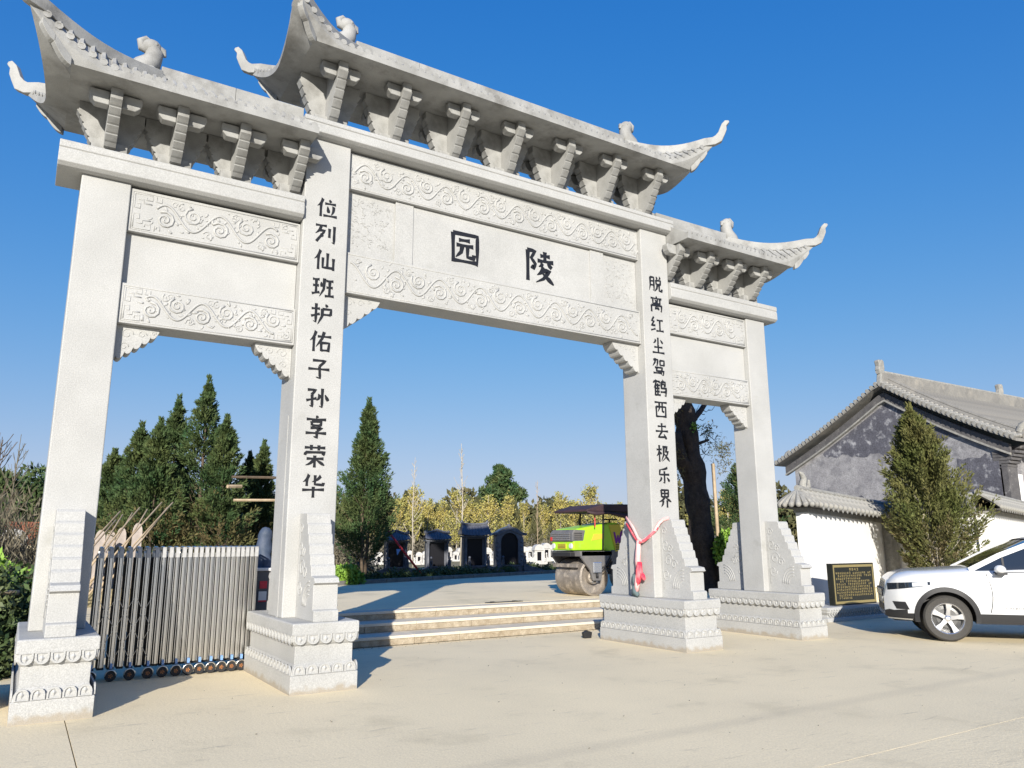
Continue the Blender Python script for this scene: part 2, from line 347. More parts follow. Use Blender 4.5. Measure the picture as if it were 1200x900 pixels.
# ---- pillars with the inscriptions
pillars=[]
for cx,hw,hd,zt in ((-PO,WO,DO,5.79),(-PC,WC,DC,7.02),(PC,WC,DC,7.02),(PO,WO,DO,5.79)):
    m=MB(); g=.012
    m.box(cx-hw,cx+hw,-hd,hd,ZP,zt)
    pillars.append(m.build('pillar','granite',gate,bevel=.012))
for cx,s in ((-PC,-1),):   # slot strip for the folding gate
    m=MB(); m.box(cx-WC-.006,cx-WC,-.13,-.07,ZP,3.2); m.build('edge_strip','granite',pillars[1])
GL={
'位':'p32,8 8,48|s24,32 24,95|d62,8 69,21|h42,30 92,27|d54,42 60,72|p82,38 72,80|h36,88 98,85',
'列':'h5,15 55,12|p30,15 5,55|z22,38 48,35 10,92|d28,52 39,65|s68,22 68,65|g90,8 90,90 80,84',
'仙':'p32,5 6,50|s24,30 24,96|s65,15 65,82|z44,38 44,84 92,82|s92,36 92,92',
'班':'h4,20 34,18|h6,48 32,46|s20,20 20,82|h2,86 36,76|d42,28 45,50|p56,10 54,60 36,95|h64,20 96,18|h66,50 94,48|s80,20 80,86|h60,90 100,87',
'护':'h5,30 42,27|g25,5 25,90 14,84|h4,64 42,50|d66,4 75,16|z53,27 92,25 90,52|h54,52 90,50|p53,26 52,60 34,98',
'佑':'p30,5 5,50|s22,32 22,96|h38,28 98,25|p66,5 58,35 32,75|s54,54 56,92|z54,55 90,53 86,92|h56,88 88,86',
'子':'z22,12 78,10 52,36|g52,36 56,88 38,84|h4,50 96,47',
'孙':'z6,18 42,16 24,38|g26,38 28,90 16,84|h2,64 46,52|g70,8 70,90 58,84|p58,34 46,62|d82,34 96,60',
'享':'d50,2 55,13|h8,20 92,18|s30,28 32,46|z30,29 72,28 68,46|h32,45 70,44|z26,56 76,54 54,68|g54,68 54,96 40,92|h6,78 94,76',
'荣':'h6,16 94,14|s34,4 34,26|s66,4 66,26|d12,32 8,48|z12,36 92,33 84,46|h16,62 88,60|s50,48 50,98|p46,64 12,90|n54,64 92,88',
'华':'p30,4 6,36|s22,24 22,52|p80,8 44,34|z56,6 56,44 92,46 92,36|h4,68 96,65|s50,54 50,99',
'脱':'p10,12 10,60 2,94|g10,13 38,12 38,92 28,88|h12,36 36,35|h12,60 36,59|d56,4 64,18|p86,2 76,18|s54,26 56,52|z54,27 90,25 86,52|h56,50 88,48|p64,54 60,75 42,96|z78,54 78,88 98,90 98,76',
'离':'d50,1 54,11|h8,16 92,14|p62,20 38,42|d38,22 60,42|z24,22 24,46 78,46|s78,20 78,48|s12,58 12,98|g12,58 90,56 88,92 80,88|p50,48 38,76|h38,77 64,74|d58,64 68,82',
'红':'z26,4 8,30 28,30 6,58 36,54|h2,86 36,74|h48,22 94,20|s70,22 70,82|h42,86 98,83',
'尘':'g50,2 50,44 42,40|p32,14 14,38|d68,14 86,34|h20,60 82,58|s50,46 50,90|h6,92 96,90',
'驾':'g8,12 42,10 36,46 28,42|p24,2 20,26 2,50|s58,12 59,42|z58,13 90,12 88,42|h60,40 88,39|z18,56 74,54 68,74|g32,56 30,76 84,74 80,98 66,94|h6,88 70,86',
'鹤':'z4,14 48,12 44,22|d4,14 3,24|p22,4 4,52|s14,38 14,96|d30,24 34,33|h16,36 50,34|h18,54 46,52|h18,72 46,70|h14,92 52,90|s32,36 32,90|p74,2 66,12|z60,14 90,12 88,36 80,34|d72,20 76,30|g60,14 60,50 96,48 92,96 82,90|h54,72 86,70',
'西':'h4,10 96,8|s14,34 16,94|z14,35 86,33 84,94|p38,10 38,44 26,64|z60,10 60,60 74,62|h16,90 84,88',
'去':'h20,22 82,20|s50,3 50,48|h4,50 96,47|z50,50 22,84 76,80|d64,64 82,92',
'极':'h4,30 42,27|s24,4 24,97|p24,32 3,66|d26,40 40,54|p48,14 82,12 70,40 90,38 72,70 44,94|p58,14 54,60 38,92|n56,48 98,92',
'乐':'p78,4 22,16|z22,16 18,44 90,42|g54,24 54,90 42,86|p32,58 12,84|d72,58 90,80',
'界':'s24,4 26,42|z24,5 78,4 75,42|s50,5 50,40|h26,23 75,22|h26,41 75,40|p48,44 6,70|n52,44 96,68|p38,62 34,80 22,96|s66,60 66,99',
'园':'s8,6 10,96|g8,7 92,5 92,96 82,90|h28,26 66,24|h20,42 78,40|p40,42 36,62 18,80|z58,42 58,74 80,76 80,64|h10,90 90,88',
'陵':'z6,6 34,5 20,28 34,44 28,58 20,52|s8,6 8,97|h52,16 86,14|s68,2 68,30|h42,32 98,30|p58,36 46,50|d76,36 92,48|p62,48 40,76|p56,60 84,58 62,84 36,98|n56,66 98,97'}
def glyph(ch,cx,ztop,wd,ht,yf,parent,bw=9.5,mt='ink',name='character'):
    m=MB(); W={'h':(1.15,.75,.8,1.25),'s':(1.25,.95,.9,1.05),'p':(1.25,1.1,.85,.2),'n':(.35,.8,1.35,.4),'d':(.35,.9,1.35,1.0),'z':(1.1,.85,.95,1.1),'g':(1.15,.95,1.1,.25)}
    for k,st in enumerate(GL[ch].split('|')):
        t=st[0]; P=[tuple(map(float,q.split(','))) for q in st[1:].split()]
        # resample
        seg=[math.dist(P[i],P[i+1]) for i in range(len(P)-1)]; tot=sum(seg); Q=[];acc=0
        for i in range(len(P)-1):
            n=max(2,int(seg[i]/9))
            for j in range(n+(1 if i==len(P)-2 else 0)):
                f=j/n; Q.append((P[i][0]+(P[i+1][0]-P[i][0])*f,P[i][1]+(P[i+1][1]-P[i][1])*f,(acc+seg[i]*f)/tot))
            acc+=seg[i]
        ww=W[t]; Lp=[];Rp=[]
        for i,(x,y,f) in enumerate(Q):
            a=Q[max(i-1,0)];b=Q[min(i+1,len(Q)-1)]; dx,dy=b[0]-a[0],b[1]-a[1]; l=math.hypot(dx,dy) or 1; nx,ny=-dy/l,dx/l
            g=f*3; gi=min(2,int(g)); hwd=lerp(ww[gi],ww[gi+1],g-gi)*bw/2
            if t=='h': hwd*=.92
            if len(P)==2 and t in 'p': y2=y+6*math.sin(f*math.pi)*.5; x2=x+4*math.sin(f*math.pi); x,y=x2,y2
            Lp.append((x+nx*hwd,y+ny*hwd)); Rp.append((x-nx*hwd,y-ny*hwd))
        y0=yf-.0025-.0004*k
        def V(q,yy): return (cx-wd/2+q[0]/100*wd,yy,ztop-q[1]/100*ht)
        n=len(Lp); vs=[V(q,y0) for q in Lp]+[V(q,y0) for q in Rp]+[V(q,yf+.001) for q in Lp]+[V(q,yf+.001) for q in Rp]
        fs=[(i,i+1,n+i+1,n+i) for i in range(n-1)]+[(i,2*n+i,2*n+i+1,i+1) for i in range(n-1)]+[(n+i,n+i+1,3*n+i+1,3*n+i) for i in range(n-1)]
        fs+=[(0,n,3*n,2*n),(n-1,3*n-1,4*n-1,2*n-1)]
        m.add(vs,fs)
    return m.build(name,mt,parent)
for side,txt,tops in ((-1,'位列仙班护佑子孙享荣华',None),(1,'脱离红尘驾鹤西去极乐界',None)):
    for i,ch in enumerate(txt):
        z=6.16-i*.371
        glyph(ch,side*PC+(0.0 if side<0 else .0),z+.015,.30,.30,-DC,pillars[1 if side<0 else 2],11.6)
# ---- lintel caps
def cap(x0,x1,zb,zt,hd,nm='lintel_cap',endL=True,endR=True):
    h=zt-zb; o=.0
    prof=[(.78,0),(.88,.04),(1.0,.16),(1.0,.58),(.965,.66),(.965,.70),(1.0,.72),(1.0,.94),(.97,1.0)]
    pts=[(-hd*a,zb+h*b) for a,b in prof]+[(hd*a,zb+h*b) for a,b in prof[::-1]]
    m=MB(); n=len(pts)
    stations=[]
    if endL: stations+=[(x0+.09,.80),(x0+.03,.93),(x0,1.)]
    else: stations+=[(x0,1.)]
    m.prism(pts,'x',x0,x1)
    return m.build(nm,'granite',gate,bevel=.008)
cap(-3.335,3.335,7.0,7.25,.42)
cap(-6.06,-3.262,5.79,6.1,.36); cap(3.262,6.06,5.79,6.1,.36)
# ---- relief carving generator
def relief(parent,x0,x1,z0,z1,yf,seed,style='vine'):
    rnd=random.Random(seed); m=MB(); w,h=x1-x0,z1-z0; cz=(z0+z1)/2
    def T(pts,r): m.tube([(x,yf,z) for x,z in pts],r,5,flat=(yf,.8))
    def spiral(cx,cz_,r,d,t0,turn=1.5,rr=.011):
        T([(cx+r*(1-k/20)*math.cos(t0+d*k/18*turn*2*math.pi),cz_+r*(1-k/20)*math.sin(t0+d*k/18*turn*2*math.pi)) for k in range(19)],[rr*(1-.35*k/18) for k in range(19)])
    def leaf(cx,cz_,a,l):
        m.ball((0,0,0),(1,1,1),6,4); n=30; vs=m.v[-n:]; del m.v[-n:]
        for v in vs: 
            X=v[0]*l;Z=v[2]*l*.42; m.v.append((cx+X*math.cos(a)-Z*math.sin(a),yf+v[1]*.009,cz_+X*math.sin(a)+Z*math.cos(a)))
    # thin raised border
    for q in ([(x0+.03,z0+.03),(x1-.03,z0+.03)],[(x0+.03,z1-.03),(x1-.03,z1-.03)],[(x0+.03,z0+.03),(x0+.03,z1-.03)],[(x1-.03,z0+.03),(x1-.03,z1-.03)]): T(q,.007)
    a=h*.26
    if style=='fret':
        for sx in (-1,1):
            for sz in (-1,1):
                ex=x0 if sx<0 else x1; ez=z0 if sz<0 else z1; u=h*.10
                def G(l): T([(ex-sx*(.05+p*u),ez-sz*(.05+q*u)) for p,q in l],.008)
                G([(0,0),(3.6,0),(3.6,1.2),(2.4,1.2),(2.4,.6)]); G([(0,0),(0,3.4),(1.2,3.4),(1.2,2.3),(.6,2.3)]); G([(0.8,1.3),(1.9,1.3),(1.9,2.1),(3.6,2.1)])
                G([(4.4,0),(4.4,1.2),(5.5,1.2),(5.5,.2)])
        xs0,xs1=x0+h*.55,x1-h*.55
    else: xs0,xs1=x0+.08,x1-.08
    lam=h*1.18; n=int((xs1-xs0)/.02)
    T([(xs0+(xs1-xs0)*k/n,cz+a*math.sin((xs0+(xs1-xs0)*k/n)*2*math.pi/lam)) for k in range(n+1)],.016)
    k=math.ceil(xs0*4/lam); 
    while k*lam/4<xs1:
        x=k*lam/4; ph=math.sin(x*2*math.pi/lam)
        if abs(ph)>.5:
            s=-1 if ph>0 else 1
            spiral(x,cz+s*h*.10,h*.21,s,rnd.random()*1.0+math.pi*.5,1.9,.018)
            spiral(x+h*.33,cz-s*h*.27,h*.105,-s,rnd.random()*3,1.3,.010)
            for q in range(5): 
                an=rnd.random()*6.28; leaf(x+h*.30*math.cos(an),max(z0+.06,min(z1-.06,cz+s*h*.1+h*.27*math.sin(an))),an+.5,rnd.uniform(.02,.045))
        else:
            for q in range(4): leaf(x+rnd.uniform(-.1,.1),cz+rnd.uniform(-.3,.3)*h,rnd.random()*3.14,rnd.uniform(.02,.05))
            spiral(x+rnd.uniform(-.06,.06),cz+h*.30*(1 if (k//2)%2 else -1),h*.09,1,0,1.2,.009)
        k+=1
    for q in range(int(w*h*34)):
        leaf(rnd.uniform(xs0,xs1),rnd.uniform(z0+.06,z1-.06),rnd.random()*3.14,rnd.uniform(.015,.03))
    return m.build('relief_carving','granite',parent,smooth=True)
# ---- carved beams and name boards
def panel(nm,x0,x1,z0,z1,yf,rel=None,seed=1,back=True):
    m=MB(); m.box(x0,x1,-yf,yf,z0,z1); o=m.build(nm,'granite',gate,bevel=.008)
    if rel: relief(o,x0,x1,z0,z1,-yf,seed,rel)
    return o
IX=PC-WC-.003
panel('carved_beam',-IX,IX,6.43,6.97,.215,'vine',3)
panel('carved_beam',-IX,IX,4.92,5.50,.215,'vine',8)
nb=panel('name_board',-1.88,1.88,5.503,6.427,.150)
panel('top_fillet',-IX,IX,6.972,6.998,.16)
for s in (-1,1):
    a,b=(1.883,IX) if s>0 else (-IX,-1.883)
    panel('end_board',a,b,5.503,6.427,.135)
    a,b=(1.62,1.90) if s>0 else (-1.90,-1.62)
    m=MB(); m.box(a,b,-.172,-.1505,5.505,6.425); m.build('stile','granite',nb,bevel=.004)
# roughened squares on the end boards
for s in (-1,1):
    m=MB(); rnd=random.Random(5+s)
    for i in range(90):
        x=s*rnd.uniform(1.98,2.56); z=rnd.uniform(5.62,6.32); t=rnd.random()*3
        m.tube([(x+.03*math.cos(t+k*.5),-.136,z+.03*math.sin(t+k*.5)) for k in range(5)],.0045,4)
    m.build('relief_carving','granite',[o for o in gate.children if o.name.startswith('end_board')][0 if s<0 else -1],smooth=True)
glyph('园',-.75,6.21,.50,.52,-.150,nb,12.2); glyph('陵',.61,6.21,.55,.56,-.150,nb,12)
JX=PO-WO-.003; KX=PC+WC+.003
for s in (-1,1):
    def sp(a,b): return (a,b) if s>0 else (-b,-a)
    a,b=sp(KX,JX)
    panel('carved_beam',a,b,5.22,5.755,.20,'fret',11+s)
    panel('carved_beam',a,b,4.10,4.58,.20,'fret',15+s)
    panel('plain_board',a,b,4.583,5.217,.13)
# ---- openwork bracket under each beam end
def spandrel(xp,dirn,zt,w,h,hd,parent=gate):
    n=5; pts=[(0,0),(w,0),(w,-.04)]
    for i in range(n):
        x0=w-(w-.03)*i/n; x1=w-(w-.03)*(i+1)/n; z0=-.04-(h-.07)*(i/n)**.9; z1=-.04-(h-.07)*((i+1)/n)**.9
        for k in range(1,6):
            t=k/5; pts.append((lerp(x0,x1,t)+.02*math.sin(t*math.pi)*0,lerp(z0,z1,t)-.035*math.sin(t*math.pi)))
        pts.append((x1-.0,z1+.018))
    pts.append((0,-h))
    m=MB(); m.prism([(xp+dirn*a,zt+b) for a,b in pts],'y',-hd,hd)
    o=m.build('beam_bracket','granite',parent,bevel=.005)
    c=MB()
    for (a,b,r0) in ((.12,-.10,.07),(.28,-.09,.05),(.10,-.25,.05),(.40,-.06,.03)):
        if a<w-.05 and -b<h-.05: c.tube([(xp+dirn*(a+r0*(1-k/16)*math.cos(k*.6)),-hd,zt+b+r0*(1-k/16)*math.sin(k*.6)) for k in range(14)],.006,5)
    c.build('carving','granite',o,smooth=True)
spandrel(-IX,1,4.918,.56,.50,.13); spandrel(IX,-1,4.918,.56,.50,.13)
for s in (-1,1):
    spandrel(s*KX,s,4.098,.46,.42,.11); spandrel(s*JX,-s,4.098,.46,.42,.11)
# ---- roof-bearing brackets
def stepped(x0,z0,x1,z1,n):   # serrated edge from bottom to top
    out=[]
    for i in range(n):
        a=i/n;b=(i+1)/n
        xa,za=lerp(x0,x1,a),lerp(z0,z1,a); xb,zb=lerp(x0,x1,b),lerp(z0,z1,b)
        dx=.022*(1 if x1>x0 else -1)
        out+=[(xa,za),(xa+dx,za+.012),(xb+dx*.9,zb-.02),(xb-dx*.1,zb-.008)]
    return out
def bracket_set(h,pw,tl,pt):
    parts=[]
    m=MB(); m.box(-pw,pw,-.16,.16,0,.19); parts.append(('base_block',m,.006))
    m=MB()
    R_=stepped(pw*.95,.16,pt,h-.1,5); L_=[(-x,z) for x,z in R_][::-1]
    m.prism([(-pw*.95,.12)]+[(pw*.95,.12)]+R_+[(pt,h-.003),(-pt,h-.003)]+L_,'y',-.07,.07); parts.append(('wall_plate',m,.004))
    for s in (-1,1):
        m=MB(); Rr=stepped(.25,.14,tl,h-.12,5)
        m.prism([(s*.071,.10),(s*.21,.10)]+[(s*x,z) for x,z in Rr]+[(s*tl,h-.003),(s*.071,h-.003)],'x',-.064,.064); parts.append(('tongue',m,.004))
        m=MB(); hw,zt=.27,h-.022
        y0=s*(tl-.15)
        for q in (-1,1):
            m=MB(); parts.append(('cross_arm',m,.01)); m.prism([(q*.066,zt),(q*hw,zt),(q*(hw+.01),zt-.05),(q*(hw-.01),zt-.12),(q*(hw-.06),zt-.17),(q*.066,zt-.17)],'y',y0-.065,y0+.065)
    return [(n,mm.mesh(n,'granite2'),b) for n,mm,b in parts]
def place_brackets(xs,z0,h,pw,tl,pwt=.43):
    src=bracket_set(h,pw,tl,pwt)
    for x in xs:
        o=MB(); o.box(-pw-.03,pw+.03,-.19,.19,0,.03)
        r=o.build('roof_bracket','granite2',gate,loc=(x,0,z0+.001))
        for n,me,b in src:
            link(n,me,r,bevel=b,loc=(0,0,0))
place_brackets([-2.90,-1.95,-.98,0,.98,1.95,2.90],7.25,8.07-7.251,.23,.60)
for s in (-1,1): place_brackets([s*x for x in (5.56,4.84,4.11,3.36)],6.10,6.77-6.101,.19,.58,.355)
# ---- roofs
def roof(x0,xb,ys,zs,xs,xc,yc,zc,xe,ze,xr,zr,ridge_h,two,sgn=1):
    """x0: inner end (or None when both ends flare)"""
    TH=.085
    def E(s): return Vector((lerp(xb,xc,s),-lerp(ys,yc,s**1.6),lerp(zs,zc,s**1.45)))
    def N(s): return Vector((lerp(xe,xc,s**1.8),-yc*s,lerp(ze,zc,s**1.6)))
    B=Vector((xs,-ys,zs))
    def hip(s):   # from ridge end down to the corner
        a=Vector((xr,-.07,zr)); c=Vector((xc,-yc,zc+TH))
        p=a.lerp(c,s); p.z-=.16*math.sin(math.pi*s)*(1 if two else .8); return p
    r=bpy.data.objects.new('roof',None); col.objects.link(r); r.parent=gate; r.empty_display_size=.1
    sides=(1,-1) if two else (1,)
    def mx(v,sx,sy=1): return (v[0]*sx*sgn,v[1]*sy,v[2])
    inner=-xb if two else x0
    # soffit slab
    m=MB(); lo=-xs if two else x0
    a,b=sorted((lo*sgn,xs*sgn)); m.add([(a,-ys,zs),(b,-ys,zs),(b,ys,zs),(a,ys,zs)],[(0,1,2,3)])
    # fascia of straight eaves
    a,b=sorted((inner*sgn,xb*sgn))
    for sy in (-1,1): m.add([(a,sy*ys,zs),(b,sy*ys,zs),(b,sy*ys,zs+TH),(a,sy*ys,zs+TH)],[(0,1,2,3)])
    n=10
    for sx in sides:
        for sy in (1,-1):
            m.grid(lambda u,v:mx(Vector((lerp(xb,xs,u),-ys,zs)).lerp(E(u),v),sx,sy),n,3)
            m.grid(lambda u,v:mx(Vector((xs,-ys*u,zs)).lerp(N(u),v),sx,sy),n,3)
            m.grid(lambda u,v:mx(E(u)+Vector((0,0,TH*v)),sx,sy),n,1)
            m.grid(lambda u,v:mx(N(u)+Vector((0,0,TH*v)),sx,sy),n,1)
    if not two: # closed inner end
        prof=[(-ys,zs),(ys,zs),(ys,zs+TH),(.07,zr),(-.07,zr),(-ys,zs+TH)]
        m.add([(x0*sgn,y,z) for y,z in prof],[tuple(range(6))])
    m.build('soffit_slab','granite2',r,smooth=30)
    # upper tiled slopes
    def eave_at(x):   # y,z of the front eave top at plan x
        if x<=xb: return -ys,zs+TH
        s=(x-xb)/(xc-xb); e=E(s); return e.y,e.z+TH
    def top_at(x):
        if x<=xr: return -.07,zr
        s=(x-xr)/(xc-xr); p=hip(s); return p.y,p.z
    def slope(x,t,lift=0):
        ye,ze_=eave_at(abs(x)); yt,zt=top_at(abs(x)); y=lerp(ye,yt,t); z=lerp(ze_,zt,t)-.05*math.sin(math.pi*t)*min(1,abs(ye-yt)/.6)
        return Vector((x,y,z+lift))
    m=MB(); X0=-xc if two else x0
    for sy in (1,-1):
        m.grid(lambda u,v:mx(slope(lerp(X0,xc,u),v),1,sy),60,5)
    def endslope(y,t,lift=0):
        s=abs(y)/yc; e=N(s); e=Vector((e.x,y,e.z+TH)); 
        # hip point with the same y
        q=max(0,min(1,(abs(y)-.07)/(yc-.07))); p=hip(q); p=Vector((p.x if abs(y)>.07 else xr,y,p.z))
        z=lerp(e.z,p.z,t)-.04*math.sin(math.pi*t); return Vector((lerp(e.x,p.x,t),y,z+lift))
    for sx in sides: m.grid(lambda u,v:mx(endslope(lerp(-yc,yc,u),v),sx),24,5)
    m.build('tile_bed','granite2',r,smooth=30)
    m=MB(); sp=.115
    x=X0+.06
    while x<xc-.05:
        for sy in (1,-1):
            m.tube([mx(slope(x,t,.012),1,sy) for t in (.03,.25,.5,.75,1)],.034,6)
            p=slope(x,.03,.012); q=mx(p,1,sy); m.lathe([(.0,-.014),(.044,-.014),(.044,.006),(0,.006)],8,(q[0],q[1],q[2]),'y')
            continue_=0
            pass
        x+=sp
    y=-yc+.1
    while y<yc-.05:
        for sx in sides:
            m.tube([mx(endslope(y,t,.012),sx) for t in (.05,.33,.66,1)],.030,6)
            p=endslope(y,.05,.008); q=mx(p,sx); m.lathe([(0,-.012),(.038,-.012),(.038,.012),(0,.012)],8,q,'x')
        y+=sp
    m.build('tile_ribs','granite2',r,kind='stuff',smooth=40)
    # ridge
    m=MB(); a,b=sorted(((-xr if two else x0)*sgn,xr*sgn)); k=max(2,int((b-a)/1.0)); 
    for i in range(k):
        p,q=lerp(a,b,i/k)+.002,lerp(a,b,(i+1)/k)-.002
        g=MB(); g.box(p,q,-.075,.075,zr-.1,zr+ridge_h); g.build('ridge_block','granite2',r,bevel=.006)
    # hip ridges, corner tails, hip rafters, ridge beasts
    for sx in sides:
        for sy in (1,-1):
            m=MB(); N_=12; pts=[hip(i/N_)+Vector((0,0,.02)) for i in range(N_+1)]
            c=Vector((xc,-yc,zc+TH)); dirv=Vector((pts[-1].x-pts[-3].x,pts[-1].y-pts[-3].y,0)).normalized()
            if sy==-1: pass
            vs=[];
            side=Vector((-dirv.y,dirv.x,0))
            tail=[(.02,.0,.075),(.10,.05,.07),(.16,.13,.062),(.19,.22,.055),(.215,.30,.045),(.26,.355,.036),(.31,.37,.018)]
            P=[(p,.055,.075) for p in pts[:-1]]+[(c+dirv*a+Vector((0,0,b)),.045-.0*i,w_) for i,(a,b,w_) in enumerate(tail)]
            n=len(P); V=[];Fs=[]
            for i,(p,hw,hh) in enumerate(P):
                t=(P[min(i+1,n-1)][0]-P[max(i-1,0)][0]).normalized(); up=side.cross(t); 
                if up.z<0 and i<len(pts)-1: up=-up
                if i>=len(pts)-1:
                    up=Vector((-dirv.x*t.z,-dirv.y*t.z,dirv.dot(t)))
                saw=1.25 if (i>=len(pts)-1 and i%2) else 1
                for a,b in ((-1,-1*saw),(1,-1*saw),(1,1),(-1,1)): V.append(p+side*hw*a*(1 if i<n-1 else .5)+up*hh*b)
            for i in range(n-1):
                for j in range(4): Fs.append((i*4+j,i*4+(j+1)%4,(i+1)*4+(j+1)%4,(i+1)*4+j))
            Fs+= [(0,1,2,3),tuple((n-1)*4+j for j in range(4))]
            m.add([mx(v,sx,sy) for v in V],Fs); m.build('hip_ridge','granite2',r,bevel=.008)
            # rafter under the corner: two carved lobes
            m=MB(); C=Vector((xc,-yc,zc)); d=(C-B); sd=Vector((-d.y,d.x,0)).normalized()
            for (t0,t1,dp) in ((.04,.46,.10),(.42,.74,.075)):
                V=[];Fs=[];K=6
                for i in range(K+1):
                    t=lerp(t0,t1,i/K); p=B+d*t; dd=dp*(.35+.65*math.sin(math.pi*min(1,.15+.75*i/K)))
                    for a,b in ((-1,.03),(1,.03),(1,-dd),(-1,-dd)): V.append(p+sd*.042*a+Vector((0,0,b)))
                for i in range(K):
                    for j in range(4): Fs.append((i*4+j,i*4+(j+1)%4,(i+1)*4+(j+1)%4,(i+1)*4+j))
                Fs+=[(0,1,2,3),tuple(K*4+j for j in range(4))]
                m.add([mx(v,sx,sy) for v in V],Fs)
            m.build('corner_rafter','granite2',r,bevel=.006)
        # ridge beast
        m=MB(); bx=xr+.16; bz=zr+.02
        def q(x,z): return mx((bx+x,0,bz+z),sx)
        m.tube([q(-.20,-.02),q(-.05,.02),q(.14,-.02),q(.25,-.09)],[.07,.11,.10,.05],10)
        m.tube([q(.13,.0),q(.04,.11),q(-.05,.22),q(-.07,.33),q(-.02,.41)],[.13,.14,.12,.11,.09],10)
        m.ball(q(-.03,.41),(.12,.10,.11),14,9)
        m.tube([q(-.09,.42),q(-.17,.40),q(-.19,.34)],[.06,.045,.02],8)      # muzzle
        m.tube([q(.0,.36),q(.08,.38),q(.10,.46),q(.04,.52),q(-.03,.50)],[.05,.055,.05,.035,.012],8) # crest curl
        for yy in (-.07,.07):
            a=mx((bx-.07,yy,bz+.43),sx); m.ball(a,(.03,.03,.03),8,6)
            m.tube([mx((bx-.0,yy,bz+.1),sx),mx((bx-.14,yy*1.2,bz+.02),sx),mx((bx-.22,yy*1.2,bz-.02),sx)],[.05,.045,.03],8)
        m.build('ridge_beast','granite2',r,smooth=50)
    return r
roof(None,2.914,.828,8.073,3.394,3.745,1.07,8.518,3.64,8.05,2.55,8.66,.19,True)
for s in (-1,1): roof(3.262,5.618,.821,6.772,6.038,6.477,.99,7.219,6.26,6.74,5.08,7.34,.18,False,s)
# ================================================================ ground and steps
def sheet(name,poly,z,m,kind='structure',th=None):
    b=MB()
    if th: b.prism(poly,'z',z-th,z)
    else: b.add([(x,y,z) for x,y in poly],[tuple(range(len(poly)))])
    o=b.build(name,m,None); o['kind']=kind; return o
sheet('terrain',[(-900,-300),(1500,-300),(1500,1800),(-900,1800)],-.02,'soil')
g=[]
pl=bpy.data.objects.new('plaza',None); col.objects.link(pl); pl['kind']='structure'
def slab(x0,x1,y0,y1,z=0):
    m=MB(); m.box(x0,x1,y0,y1,z-.12,z); m.build('concrete_slab','concrete',pl)
xs=[-18,-5.44,30]; ysl=[-26,-5.83,2.215]
for i in range(len(xs)-1):
    for j in range(len(ysl)-1):
        slab(xs[i]+.005,xs[i+1]-.005,ysl[j]+(.005 if j!=1 else .003),ysl[j+1]-.005)
sheet('side_lane',[(-30,2.225),(-3.11,2.225),(-3.11,14),(-30,14)],-.004,'concrete2',th=.1)
# forecourt on the raised level, kerb line beyond
KS=.357
def ky(x): return 12.3+KS*(x-2.3)
sheet('forecourt',[(-3.1,3.72),(4.6,3.72),(4.6,2.30),(30,2.30),(30,ky(30)),(-3.1,ky(-3.1))],.45,'concrete2',th=.6)
sheet('cemetery_ground',[(-3.1,ky(-3.1)+.01),(30,ky(30)+.01),(90,ky(30)),(90,70),(-40,70),(-40,14.1),(-3.1,14.1)],.44,'soil',th=.6)
m=MB(); m.box(-18,30,-5.838,-5.822,-.05,-.002); m.build('joint_filler','kerbstone',pl)
st=bpy.data.objects.new('entrance_steps',None); col.objects.link(st); st['kind']='structure'
rnd=random.Random(4)
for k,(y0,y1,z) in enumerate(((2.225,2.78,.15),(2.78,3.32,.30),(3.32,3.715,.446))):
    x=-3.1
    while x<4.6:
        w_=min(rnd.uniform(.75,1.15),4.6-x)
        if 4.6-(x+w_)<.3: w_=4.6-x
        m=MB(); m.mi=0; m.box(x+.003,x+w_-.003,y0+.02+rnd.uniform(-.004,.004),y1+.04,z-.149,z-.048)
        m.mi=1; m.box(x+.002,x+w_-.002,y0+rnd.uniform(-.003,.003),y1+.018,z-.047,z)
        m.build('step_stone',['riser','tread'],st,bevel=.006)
        x+=w_
kb=bpy.data.objects.new('kerb',None); col.objects.link(kb); kb['kind']='structure'
x=-3.0
ang=math.atan(KS)
while x<26:
    m=MB(); m.box(.006,.98,0,.15,-.1,.12); m.build('kerb_stone','kerbstone',kb,bevel=.01,loc=(x,ky(x)-.16,.45),rz=ang); x+=math.cos(ang)
# ================================================================ folding gate
fg=thing('folding_gate','retracted stainless steel accordion gate on small wheels between the two left pillars','gate',(0,1.25,0))
from bisect import bisect
def frame_mesh():
    m=MB(); H=1.50
    for y in (-.16,.16):
        m.box(-.014,.014,y-.012,y+.012,.16,H)
        m.box(-.011,.011,y-.02,y-.012,.2,H-.03)
    m.mi=1; m.box(-.036,.036,-.13,.13,.13,H-.05); m.mi=0  # added black filler box, stands in for the shade behind the bars
    m.tube([(0,-.16,H-.02),(0,-.17,H+.03),(0,-.10,H+.07),(0,.10,H+.07),(0,.17,H+.03),(0,.16,H-.02)],.016,6)
    for dx in (-.027,.027): m.box(dx-.004,dx+.004,-.148,-.140,.16,H)
    m.mi=2; m.box(-.021,.021,-.192,-.13,H-.055,H+.075); m.mi=0
    return m.mesh('gate_frame',['chrome','black','capgrey'],smooth=35)
fm=frame_mesh()
wu=[112,125,146,166,182,197,210,223,236,248,260,271,282]
def gx(u):  # gate line y=1.25-.16 at the ground
    a=yaw+math.atan((u-600)/897.4*1.0); return CAM.x+(1.09-CAM.y)*math.tan(a)
wx=[-5.06+ (i*.0) for i in range(1)]
